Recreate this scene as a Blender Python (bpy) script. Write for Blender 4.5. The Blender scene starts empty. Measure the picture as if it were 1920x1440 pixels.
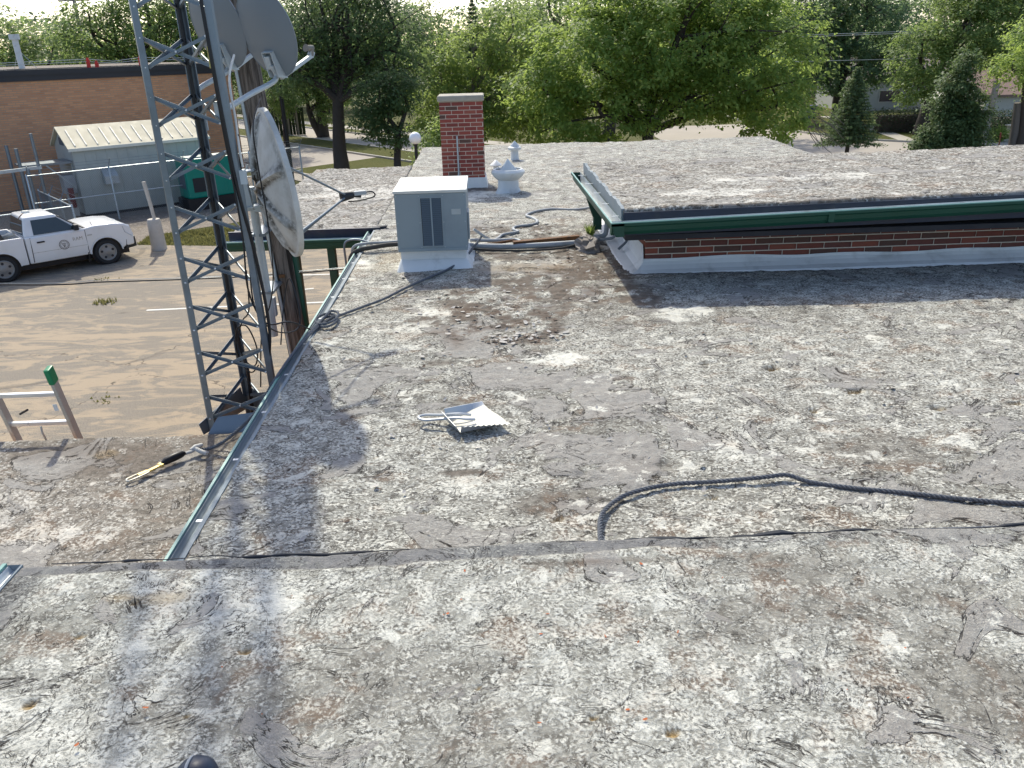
import bpy, bmesh, math, random
import numpy as np
from mathutils import Vector, Matrix
random.seed(7); RNG = np.random.default_rng(7)
SC = bpy.context.scene; COL = SC.collection
R = math.radians

# ------------------------------------------------------------------ camera
def make_camera():
    P, ROLL, YAW = R(23.0), R(1.6), R(1.3)
    fw = Vector((math.sin(YAW)*math.cos(P), math.cos(YAW)*math.cos(P), -math.sin(P)))
    r0 = Vector((math.cos(YAW), -math.sin(YAW), 0)); u0 = r0.cross(fw)
    rt = r0*math.cos(ROLL) - u0*math.sin(ROLL); up = u0*math.cos(ROLL) + r0*math.sin(ROLL)
    m = Matrix((rt, up, -fw)).transposed().to_4x4(); m.translation = (0, 0, 2.3)
    cd = bpy.data.cameras.new('camera'); cam = bpy.data.objects.new('camera', cd); COL.objects.link(cam)
    cam.matrix_world = m; cd.sensor_fit = 'HORIZONTAL'; cd.sensor_width = 36; cd.lens = 36*1500/1920
    cd.clip_start = .05; cd.clip_end = 3000; SC.camera = cam
make_camera()

# ------------------------------------------------------------------ light
SUN_AZ, SUN_EL = -15.5, 45.0
w = bpy.data.worlds.new('World'); SC.world = w; w.use_nodes = True
wn = w.node_tree; bg = wn.nodes['Background']
sky = wn.nodes.new('ShaderNodeTexSky'); sky.sky_type = 'NISHITA'; sky.sun_disc = False
sky.sun_elevation = R(SUN_EL); sky.sun_rotation = R(SUN_AZ); sky.dust_density = 2.4; sky.air_density = 0.8; sky.ozone_density = 0.6; sky.altitude = 400
wn.links.new(sky.outputs[0], bg.inputs[0]); bg.inputs[1].default_value = 0.15
sl = bpy.data.lights.new('sun', 'SUN'); sl.energy = 2.65; sl.angle = R(1.1); sl.color = (1, .95, .80)
so = bpy.data.objects.new('sun', sl); COL.objects.link(so)
sd = Vector((math.sin(R(SUN_AZ))*math.cos(R(SUN_EL)), math.cos(R(SUN_AZ))*math.cos(R(SUN_EL)), math.sin(R(SUN_EL))))
so.rotation_euler = sd.to_track_quat('Z', 'Y').to_euler(); so.location = (-8, 25, 30)
vs = SC.view_settings; vs.view_transform = 'Standard'; vs.look = 'None'; vs.exposure = 0.82; vs.gamma = 1; vs.use_curve_mapping = False
SC.cycles.max_bounces = 6; SC.cycles.diffuse_bounces = 3; SC.cycles.glossy_bounces = 3; SC.cycles.transmission_bounces = 4; SC.cycles.transparent_max_bounces = 6; SC.cycles.volume_bounces = 0
SC.cycles.use_denoising = True

# ------------------------------------------------------------------ shader helpers
class NT:
    def __init__(s, name, dim='3D'):
        s.m = bpy.data.materials.new(name); s.m.use_nodes = True; s.t = s.m.node_tree; s.t.nodes.clear()
        s.out = s.t.nodes.new('ShaderNodeOutputMaterial'); s._co = None; s.dim = dim
    def set(s, sock, v):
        if isinstance(v, bpy.types.NodeSocket): s.t.links.new(v, sock)
        elif isinstance(v, (tuple, list)) and len(v) == 3 and sock.type == 'RGBA': sock.default_value = (*v, 1)
        else: sock.default_value = v
    def co(s):
        if s._co is None: s._co = s.t.nodes.new('ShaderNodeTexCoord').outputs['Object']
        return s._co
    def mapping(s, scale=(1, 1, 1), rot=(0, 0, 0), loc=(0, 0, 0), v=None):
        n = s.t.nodes.new('ShaderNodeMapping'); s.set(n.inputs[0], v or s.co())
        n.inputs['Scale'].default_value = scale; n.inputs['Rotation'].default_value = rot; n.inputs['Location'].default_value = loc
        return n.outputs[0]
    def noise(s, scale, detail=4, rough=.55, dist=0, v=None, col=False):
        n = s.t.nodes.new('ShaderNodeTexNoise'); n.noise_dimensions = s.dim; s.set(n.inputs['Vector'], v or s.co())
        n.inputs['Scale'].default_value = scale; n.inputs['Detail'].default_value = detail
        n.inputs['Roughness'].default_value = rough; n.inputs['Distortion'].default_value = dist
        return n.outputs['Color' if col else 'Fac']
    def voro(s, scale, feature='F1', v=None, rand=1, out='Distance'):
        n = s.t.nodes.new('ShaderNodeTexVoronoi'); n.feature = feature; n.voronoi_dimensions = s.dim; s.set(n.inputs['Vector'], v or s.co())
        n.inputs['Scale'].default_value = scale; n.inputs['Randomness'].default_value = rand
        return n.outputs[out]
    def wave(s, scale, dist=0, dir='X', v=None, detail=2, dscale=1):
        n = s.t.nodes.new('ShaderNodeTexWave'); n.bands_direction = dir; s.set(n.inputs['Vector'], v or s.co())
        n.inputs['Scale'].default_value = scale; n.inputs['Distortion'].default_value = dist; n.inputs['Detail'].default_value = detail; n.inputs['Detail Scale'].default_value = dscale
        return n.outputs['Fac']
    def math(s, op, a, b=0.0, c=None, clamp=False):
        n = s.t.nodes.new('ShaderNodeMath'); n.operation = op; n.use_clamp = clamp
        s.set(n.inputs[0], a); s.set(n.inputs[1], b)
        if c is not None: s.set(n.inputs[2], c)
        return n.outputs[0]
    def step(s, x, lo, hi, a=0.0, b=1.0):
        n = s.t.nodes.new('ShaderNodeMapRange'); n.interpolation_type = 'SMOOTHSTEP'
        s.set(n.inputs[0], x); n.inputs[1].default_value = lo; n.inputs[2].default_value = hi; n.inputs[3].default_value = a; n.inputs[4].default_value = b
        return n.outputs[0]
    def mix(s, f, a, b, mode='MIX'):
        n = s.t.nodes.new('ShaderNodeMix'); n.data_type = 'RGBA'; n.blend_type = mode
        s.set(n.inputs[0], f); s.set(n.inputs[6], a); s.set(n.inputs[7], b); return n.outputs[2]
    def attr(s, name):
        n = s.t.nodes.new('ShaderNodeAttribute'); n.attribute_name = name; return n.outputs['Fac']
    def vadd(s, a, b, k):
        n = s.t.nodes.new('ShaderNodeVectorMath'); n.operation = 'MULTIPLY_ADD'; s.set(n.inputs[0], b); n.inputs[1].default_value = (k, k, k); s.set(n.inputs[2], a); return n.outputs[0]
    def sep(s, v, i):
        n = s.t.nodes.new('ShaderNodeSeparateXYZ'); s.set(n.inputs[0], v); return n.outputs[i]
    def bump(s, h, strength=.5, dist=.01):
        n = s.t.nodes.new('ShaderNodeBump'); s.set(n.inputs['Height'], h); n.inputs['Strength'].default_value = strength; n.inputs['Distance'].default_value = dist
        return n.outputs[0]
    def finish(s, col, rough=.6, metal=0, normal=None, spec=.5, **kw):
        p = s.t.nodes.new('ShaderNodeBsdfPrincipled'); s.set(p.inputs['Base Color'], col); s.set(p.inputs['Roughness'], rough); s.set(p.inputs['Metallic'], metal)
        p.inputs['Specular IOR Level'].default_value = spec
        for k, v in kw.items(): s.set(p.inputs[k], v)
        if normal is not None: s.set(p.inputs['Normal'], normal)
        s.t.links.new(p.outputs[0], s.out.inputs[0]); s.p = p
        return s.m

def plain(name, col, rough=.6, metal=0, var=.18, scale=6, bump=.15, bscale=40, dirt=None, damt=.5, spec=.4):
    n = NT(name)
    f = n.noise(scale, 6, .6); c = n.mix(f, tuple(max(0, x*(1-var)) for x in col), tuple(min(1, x*(1+var)) for x in col))
    if dirt:
        d = n.step(n.noise(scale*.6, 7, .65, .4), .5, .72); c = n.mix(n.math('MULTIPLY', d, damt), c, dirt)
    b = n.bump(n.noise(bscale, 4), bump, .004)
    return n.finish(c, n.step(f, .3, .7, rough*.85, min(1, rough*1.12)), metal, b, spec)

M = {}
def roof_mat(name, white=.5, lightc=(.70, .68, .63), darkc=(.12, .108, .092), greyc=(.30, .285, .26), brown=(.17, .125, .09), fine=40, crack=.5, chalk=.5, bare=.5, cscale=2.6, bumpk=.6, contrast=.09, seed=0, warp=.06, aniso=1.0, pscale=1.0, ck=.25):
    n = NT(name, '2D'); co = n.mapping(loc=(seed*3.1, seed*1.7, 0)); an = n.mapping((1, aniso, 1), (0, 0, .15), v=co)
    a_d, a_s, a_t, a_w = n.attr('a_dark'), n.attr('a_smooth'), n.attr('a_tan'), n.attr('a_white')
    wst = n.vadd(an, n.noise(8, 3, .6, 0, an, True), warp)
    f1 = n.noise(fine*.85, 5, .74, .2, wst); chip = n.voro(fine*.9, 'F1', wst); mid = n.noise(6*pscale, 6, .7, .3, an)
    # fine flecks of old white paint
    v = n.math('SUBTRACT', n.math('MULTIPLY_ADD', f1, 1.1, n.math('MULTIPLY', mid, .55)), n.math('MULTIPLY', chip, ck))
    v = n.math('SUBTRACT', v, n.math('MULTIPLY_ADD', a_s, .10, n.math('MULTIPLY', a_d, .35))); v = n.math('MULTIPLY_ADD', a_w, .25, v)
    th = .645+(.45-ck)*.42+(.5-white)*.5; wm = n.step(v, th-contrast, th+contrast)
    m2 = n.noise(2.1*pscale, 6, .68, .3, n.mapping(loc=(9, 4, 0), v=an)); m3 = n.noise(17, 4, .65, 0, an)
    under = n.mix(n.step(m3, .36, .66), darkc, greyc); under = n.mix(n.step(m2, .54, .66, 0, .8), under, brown)
    light = n.mix(n.step(m3, .3, .7), lightc, tuple(x*.72 for x in lightc)); light = n.mix(n.step(m2, .5, .7, 0, .45), light, (.52, .455, .37))
    c = n.mix(wm, under, light)
    # bare grey membrane where paint and gravel have gone, with lifted dark edges
    bn = n.noise(1.35*pscale, 8, .66, .6, n.mapping(loc=(4, 13, 0), v=an)); bt = .64-bare*.14
    bn = n.math('MULTIPLY_ADD', a_s, .16, bn); bm_ = n.step(bn, bt, bt+.025); c = n.mix(n.math('MULTIPLY', bm_, .8), c, n.mix(m3, (.23, .215, .195), (.40, .385, .355)))
    edge = n.math('MULTIPLY', n.step(n.math('ABSOLUTE', n.math('SUBTRACT', bn, bt+.004)), .002, .012, 1, 0), n.step(m2, .42, .50))
    # chalky white patches
    cn = n.noise(2.6*pscale, 8, .76, .15, n.mapping(loc=(21, 3, 0), v=an)); cn = n.math('MULTIPLY_ADD', a_w, .16, cn); ct = .665-chalk*.14
    c = n.mix(n.step(cn, ct, ct+.05, 0, .85), c, n.mix(m3, lightc, tuple(min(.8, x*1.12) for x in lightc)))
    c = n.mix(n.math('MULTIPLY', a_d, n.step(m3, .3, .6, .35, .95)), c, n.mix(f1, (.05, .036, .028), (.16, .115, .085)))
    c = n.mix(n.math('MULTIPLY', n.attr('a_tar'), n.step(f1, .25, .6, .95, .6)), c, n.mix(m3, (.075, .08, .09), (.17, .175, .185)))
    c = n.mix(a_t, c, n.mix(f1, (.24, .15, .05), (.50, .37, .19)))
    # thin cracks: iso-lines of rough noise, broken up by a mask
    iso = n.math('ABSOLUTE', n.math('SUBTRACT', n.noise(cscale, 7, .62, .5, co), .5))
    cr = n.math('MULTIPLY', n.step(iso, .001, .0075, 1, 0), n.step(n.noise(2.6, 3, .6, 0, n.mapping(loc=(2, 8, 0), v=co)), .60-crack*.16, .65-crack*.16))
    iso2 = n.math('ABSOLUTE', n.math('SUBTRACT', n.noise(cscale*2.9, 5, .6, .6, co), .5)); cr2 = n.math('MULTIPLY', n.step(iso2, .002, .014, 1, 0), n.step(n.noise(6.3, 3, .6, 0, co), .62-crack*.12, .68-crack*.12))
    cr = n.math('MAXIMUM', n.math('MAXIMUM', cr, n.math('MULTIPLY', cr2, .85)), edge)
    c = n.mix(cr, c, (.035, .030, .026))
    h = n.math('SUBTRACT', n.math('MULTIPLY', f1, .6), n.math('MULTIPLY', cr, .8)); h = n.math('MULTIPLY_ADD', wm, .25, h); h = n.math('MULTIPLY_ADD', bm_, .5, h)
    M[name] = n.finish(c, .85, 0, n.bump(h, bumpk, .016), .2)
roof_mat('roof_near', white=.55, fine=82, contrast=.13, crack=.8, chalk=.50, bare=.12, bumpk=.6, seed=1, lightc=(.655, .645, .57), greyc=(.325, .318, .275), darkc=(.135, .128, .108), cscale=3.4, warp=.03, pscale=1.7, ck=.16)
roof_mat('roof_main', white=.49, fine=52, contrast=.09, crack=.55, chalk=.55, bare=.48, bumpk=.65, seed=2, cscale=2.4, aniso=1.25, ck=.2, lightc=(.66, .647, .57), greyc=(.295, .286, .248), darkc=(.112, .103, .087), pscale=1.2)
roof_mat('roof_low', white=.40, fine=48, contrast=.10, crack=.4, chalk=.38, bare=.5, bumpk=.6, seed=3, darkc=(.13, .115, .094), greyc=(.265, .238, .20), lightc=(.60, .57, .505), pscale=1.2)
roof_mat('roof_raised', white=.43, fine=28, contrast=.10, crack=.5, chalk=.5, bare=.55, bumpk=.7, seed=4, darkc=(.115, .102, .083), greyc=(.27, .248, .21), lightc=(.62, .60, .535), aniso=1.3)
roof_mat('roof_canopy', white=.41, fine=22, contrast=.10, crack=.5, chalk=.46, bare=.55, bumpk=.7, seed=5, darkc=(.10, .09, .077), greyc=(.25, .235, .205), lightc=(.61, .59, .535), aniso=1.3)

def mk(name, *a, **k): M[name] = plain(name, *a, **k)
mk('green_metal', (.006, .060, .036), .48, 0, .22, 2.5, .10, bscale=6, dirt=(.02, .07, .05), damt=.4)
mk('green_lip', (.16, .33, .29), .4, 0, .15)
mk('gutter_white', (.56, .60, .62), .38, .2, .12, 5, .05, dirt=(.25, .23, .2), damt=.6)
mk('gutter_grey', (.21, .25, .275), .75, 0, .12, 5, .05, dirt=(.22, .22, .21), damt=.4)
mk('tar', (.03, .034, .042), .75, 0, .3, 9, .35, dirt=(.09, .09, .09), damt=.5)
mk('navy_fascia', (.012, .022, .046), .4, 0, .25, 4, .08, dirt=(.05, .055, .065), damt=.5)
mk('crust', (.17, .16, .15), .9, 0, .4, 20, .8, bscale=60)
mk('white_flash', (.72, .73, .71), .55, 0, .08, 5, .25, bscale=14, dirt=(.40, .40, .38), damt=.55)
mk('mortar', (.66, .58, .47), .95, 0, .2, 12, .3)
for i, c in enumerate([(.26, .080, .050), (.20, .062, .042), (.16, .060, .046), (.12, .062, .046), (.30, .105, .062)]):
    mk('brick%d' % i, c, .85, 0, .25, 18, .35, bscale=90, dirt=tuple(x*.55 for x in c), damt=.5)
for i, c in enumerate([(.29, .068, .048), (.25, .058, .043), (.21, .052, .040), (.31, .088, .060)]):
    mk('cbrick%d' % i, c, .85, 0, .25, 14, .35, bscale=70, dirt=tuple(x*.6 for x in c), damt=.5)
mk('cap_concrete', (.36, .33, .27), .9, 0, .2, 9, .4, dirt=(.2, .18, .15))
mk('galv', (.20, .235, .265), .42, .6, .22, 7, .12, dirt=(.13, .14, .15), damt=.5)
mk('galv_light', (.42, .47, .49), .42, .4, .15, 7, .1, dirt=(.3, .31, .31), damt=.5)
mk('bolt', (.75, .77, .78), .3, .8)
mk('dish_grey', (.205, .235, .262), .45, .1, .05, 2, .04)
mk('dish_mount', (.50, .55, .57), .42, .2, .1, 8, .06, dirt=(.35, .36, .36))
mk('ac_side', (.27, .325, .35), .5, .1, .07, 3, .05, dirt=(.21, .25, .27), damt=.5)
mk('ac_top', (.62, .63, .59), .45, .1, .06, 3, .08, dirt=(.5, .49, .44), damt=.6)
mk('ac_louvre', (.10, .13, .155), .55, .2, .15)
mk('black', (.012, .012, .014), .5, 0, .2)
mk('black_cable', (.010, .010, .012), .4, 0, .2)
mk('white_cable', (.7, .68, .62), .5)
mk('rope', (.125, .137, .155), .9, 0, .35, 60, .4, dirt=(.22, .22, .22), damt=.6)
mk('pipe_grey', (.36, .38, .39), .6, 0, .15, 9, .15, dirt=(.2, .19, .17))
mk('insul', (.05, .048, .045), .8, 0, .3, 20, .3)
mk('rust', (.14, .065, .025), .85, 0, .45, 20, .4, dirt=(.03, .022, .018), damt=.8)
mk('cement', (.27, .245, .22), .95, 0, .35, 25, .9, bscale=30)
mk('vent_white', (.60, .63, .63), .5, 0, .08, 6, .1, dirt=(.36, .33, .28), damt=.5)
mk('pan_metal', (.56, .54, .45), .5, 0, .06, 5, .06, dirt=(.55, .5, .4), damt=.35)
mk('pan_handle', (.50, .52, .53), .42, .5, .1)
mk('hook_yellow', (.68, .52, .20), .4, .4, .15, dirt=(.3, .24, .12))
mk('hook_steel', (.65, .62, .52), .35, .6, .15)
mk('lanyard', (.55, .54, .50), .8, 0, .25, 60, .4)
mk('ladder_alu', (.50, .50, .47), .42, .5, .12, 9, .1, dirt=(.3, .29, .27))
mk('ladder_rung', (.78, .79, .78), .3, .6, .06)
mk('ladder_green', (.01, .22, .09), .45)
mk('sticker_white', (.75, .75, .72), .6); mk('sticker_yellow', (.55, .47, .16), .6)
mk('car_white', (.74, .745, .735), .2, 0, .03, 2, .01, dirt=(.58, .54, .48), damt=.3, spec=.6)
mk('glass_dark', (.035, .048, .05), .05, 0, .2, 2, .0, spec=.8)
mk('tyre', (.022, .022, .023), .8, 0, .2, 30, .3); mk('steel_rim', (.26, .26, .25), .45, .4, .15, 12, .1)
mk('plastic_dark', (.02, .022, .026), .55); mk('lamp_glass', (.55, .57, .56), .12, 0, .3, 14, .2)
mk('emblem', (.09, .09, .09), .5); mk('badge', (.42, .43, .42), .3, .6)
mk('shed_wall', (.43, .46, .43), .5, .1, .06, 2, .03, dirt=(.3, .34, .33), damt=.4)
mk('shed_roof', (.70, .62, .44), .75, 0, .05, 3, .04); mk('shed_seam', (.34, .33, .30), .5)
mk('shed_trim', (.74, .72, .62), .5)
mk('teal', (.0, .22, .16), .4, 0, .06, 3, .02); mk('red', (.6, .03, .02), .45); mk('red_dark', (.16, .015, .015), .5)
mk('concrete_post', (.52, .48, .42), .9, 0, .18, 6, .4, dirt=(.35, .3, .25))
mk('coping', (.032, .034, .040), .6, 0, .2)
mk('globe', (.86, .87, .86), .3, 0, .02, 2, .0)
mk('siding', (.42, .42, .38), .7, 0, .08, 4, .05); mk('siding2', (.52, .50, .46), .7); mk('shingle', (.20, .16, .14), .9, 0, .3, 20, .4); mk('shingle_red', (.24, .16, .13), .9, 0, .25, 20, .4)
mk('window', (.06, .05, .055), .2, 0, .2, 5); mk('bin_blue', (.02, .04, .16), .5)
mk('bark', (.055, .047, .040), .95, 0, .35, 8, .9, bscale=18, dirt=(.025, .022, .02)); mk('bark_pale', (.16, .14, .12), .95, 0, .3, 8, .9, bscale=18)
mk('kerb', (.42, .40, .36), .9, 0, .12, 3, .3); mk('wood_post', (.11, .10, .09), .9, 0, .3, 12, .5); mk('weathered_wood', (.24, .22, .19), .9, 0, .3, 12, .5)
mk('line_paint', (.66, .65, .60), .8, 0, .12, 9, .2, dirt=(.34, .3, .25), damt=.6)
mk('flake_light', (.42, .40, .37), .9, 0, .3, 30, .3); mk('flake_brown', (.11, .078, .058), .95, 0, .4, 30, .4); mk('flake_orange', (.42, .12, .04), .8, 0, .3, 30, .2)
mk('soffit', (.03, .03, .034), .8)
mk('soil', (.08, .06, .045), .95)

def wood_pole_mat():
    n = NT('pole_wood'); st = n.mapping((1, 1, .05)); g = n.noise(60, 6, .65, .3, st); g2 = n.noise(14, 5, .6, .4, st)
    c = n.mix(n.step(g, .3, .7), (.055, .045, .037), (.23, .195, .165)); c = n.mix(n.step(g2, .5, .58), c, (.028, .023, .019))
    M['pole_wood'] = n.finish(c, .9, 0, n.bump(n.math('MULTIPLY_ADD', g2, -1.2, g), .9, .02), .2)
wood_pole_mat()
def old_dish_mat():
    n = NT('dish_old'); a = n.attr('a_dirt'); f = n.noise(26, 6, .7, .3); f2 = n.noise(5, 5, .6)
    c = n.mix(n.step(f2, .35, .7), (.62, .62, .59), (.50, .49, .45)); c = n.mix(n.step(f, .58, .7, 0, .5), c, (.34, .32, .28))
    k = n.math('MULTIPLY', a, n.step(f, .32, .56)); c = n.mix(n.math('MINIMUM', n.math('MULTIPLY', k, 1.3), 1.0), c, (.05, .042, .03))
    M['dish_old'] = n.finish(c, .65, 0, n.bump(f, .25, .006), .3)
old_dish_mat()
def asphalt_mat():
    n = NT('parking', '2D'); a = n.noise(.22, 6, .62, .9, n.mapping((1, 2.4, 1), (0, 0, .1))); b = n.noise(.9, 8, .7, 1.0, n.mapping((1, 3.2, 1), (0, 0, .12))); f = n.noise(55, 4, .7); s = n.voro(38, 'F1')
    asp = n.mix(n.step(f, .3, .7), (.14, .124, .103), (.35, .308, .25)); sand = n.mix(f, (.33, .262, .182), (.455, .37, .27))
    k = n.step(n.math('MULTIPLY_ADD', a, .55, n.math('MULTIPLY', b, .7)), .57, .70, 0, .9)
    c = n.mix(k, asp, sand); e = n.voro(.16, 'DISTANCE_TO_EDGE', n.vadd(n.co(), n.noise(.8, 4, .6, 0, None, True), 1.6))
    c = n.mix(n.math('MULTIPLY', n.step(e, .0, .007, 1, 0), n.step(b, .46, .54, 0, .8)), c, (.07, .06, .05))
    st_ = n.step(n.noise(.55, 4, .6, 1.2, n.mapping(loc=(5, 2, 0))), .66, .74, 0, .45); c = n.mix(st_, c, (.10, .09, .078)); M['parking'] = n.finish(c, .93, 0, n.bump(n.math('ADD', f, s), .6, .012), .2)
    n = NT('road'); a = n.noise(.3, 6, .6, .5); f = n.noise(40, 4, .7); c = n.mix(n.math('MULTIPLY_ADD', a, .6, n.math('MULTIPLY', f, .4)), (.30, .27, .235), (.47, .42, .36))
    M['road'] = n.finish(c, .92, 0, n.bump(f, .4, .01), .2)
    n = NT('pavement'); a = n.noise(.7, 5); c = n.mix(a, (.34, .31, .27), (.48, .44, .38)); M['pavement'] = n.finish(c, .9, 0, n.bump(n.noise(40), .3, .01), .2)
    n = NT('lawn'); a = n.noise(.35, 5, .6); b = n.noise(9, 5, .7); c = n.mix(a, (.07, .085, .022), (.17, .15, .05)); c = n.mix(n.step(b, .3, .7, 0, .6), c, (.045, .065, .015))
    M['lawn'] = n.finish(c, .95, 0, n.bump(n.noise(30, 5, .7), 1, .06), .1)
    n = NT('earth'); a = n.noise(.05, 5, .6); c = n.mix(a, (.06, .075, .025), (.13, .12, .05)); M['earth'] = n.finish(c, .95, 0, None, .1)
    n = NT('gravel'); v = n.voro(14, 'F1'); f = n.noise(3, 5); c = n.mix(v, (.12, .10, .085), (.32, .28, .235)); c = n.mix(n.step(f, .5, .7, 0, .6), c, (.2, .16, .11)); M['gravel'] = n.finish(c, .95, 0, n.bump(v, .8, .03), .2)
asphalt_mat()
def brick_far():
    n = NT('far_brick'); t = n.t.nodes.new('ShaderNodeTexBrick'); co = n.co()
    x = n.sep(co, 0); z = n.sep(co, 2); cb = n.t.nodes.new('ShaderNodeCombineXYZ'); n.set(cb.inputs[0], x); n.set(cb.inputs[1], z)
    n.set(t.inputs['Vector'], cb.outputs[0]); t.inputs['Scale'].default_value = 1; t.inputs['Brick Width'].default_value = .305; t.inputs['Row Height'].default_value = .092; t.inputs['Mortar Size'].default_value = .012
    t.inputs['Color1'].default_value = (.62, .325, .175, 1); t.inputs['Color2'].default_value = (.44, .215, .12, 1); t.inputs['Mortar'].default_value = (.36, .28, .21, 1); t.inputs['Bias'].default_value = -.1
    f = n.noise(1.2, 5, .6); c = n.mix(n.step(f, .35, .7, 0, .35), t.outputs['Color'], (.55, .31, .18))
    M['far_brick'] = n.finish(c, .9, 0, n.bump(t.outputs['Fac'], -.5, .01), .2)
brick_far()
def leaf_mat(name, c1, c2, c3, tr=.42):
    n = NT(name); r = n.attr('rnd'); c = n.mix(n.step(r, 0, .75), c1, c2); c = n.mix(n.step(r, .8, 1), c, c3)
    d = n.t.nodes.new('ShaderNodeBsdfPrincipled'); n.set(d.inputs['Base Color'], c); d.inputs['Roughness'].default_value = .55; d.inputs['Specular IOR Level'].default_value = .3
    t = n.t.nodes.new('ShaderNodeBsdfTranslucent'); n.set(t.inputs[0], n.mix(.5, c, tuple(min(1, x*1.9) for x in c3)))
    ms = n.t.nodes.new('ShaderNodeMixShader'); ms.inputs[0].default_value = tr
    n.t.links.new(d.outputs[0], ms.inputs[1]); n.t.links.new(t.outputs[0], ms.inputs[2]); n.t.links.new(ms.outputs[0], n.out.inputs[0]); M[name] = n.m
leaf_mat('leaf_maple', (.085, .165, .036), (.18, .275, .060), (.34, .41, .105), .52)
leaf_mat('leaf_mid', (.072, .135, .042), (.14, .218, .062), (.24, .30, .09), .5)
leaf_mat('leaf_dark', (.050, .094, .040), (.092, .150, .055), (.16, .215, .075), .48)
leaf_mat('leaf_blue', (.066, .122, .064), (.118, .190, .084), (.185, .255, .105), .48)
leaf_mat('leaf_pale', (.10, .178, .046), (.195, .28, .074), (.32, .38, .11), .52)
leaf_mat('needle', (.055, .10, .042), (.10, .158, .062), (.17, .225, .085), .35)
leaf_mat('hedge', (.022, .040, .018), (.040, .066, .028), (.07, .10, .038), .25)
leaf_mat('grass', (.06, .08, .02), (.13, .14, .04), (.22, .2, .08), .35)

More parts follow.
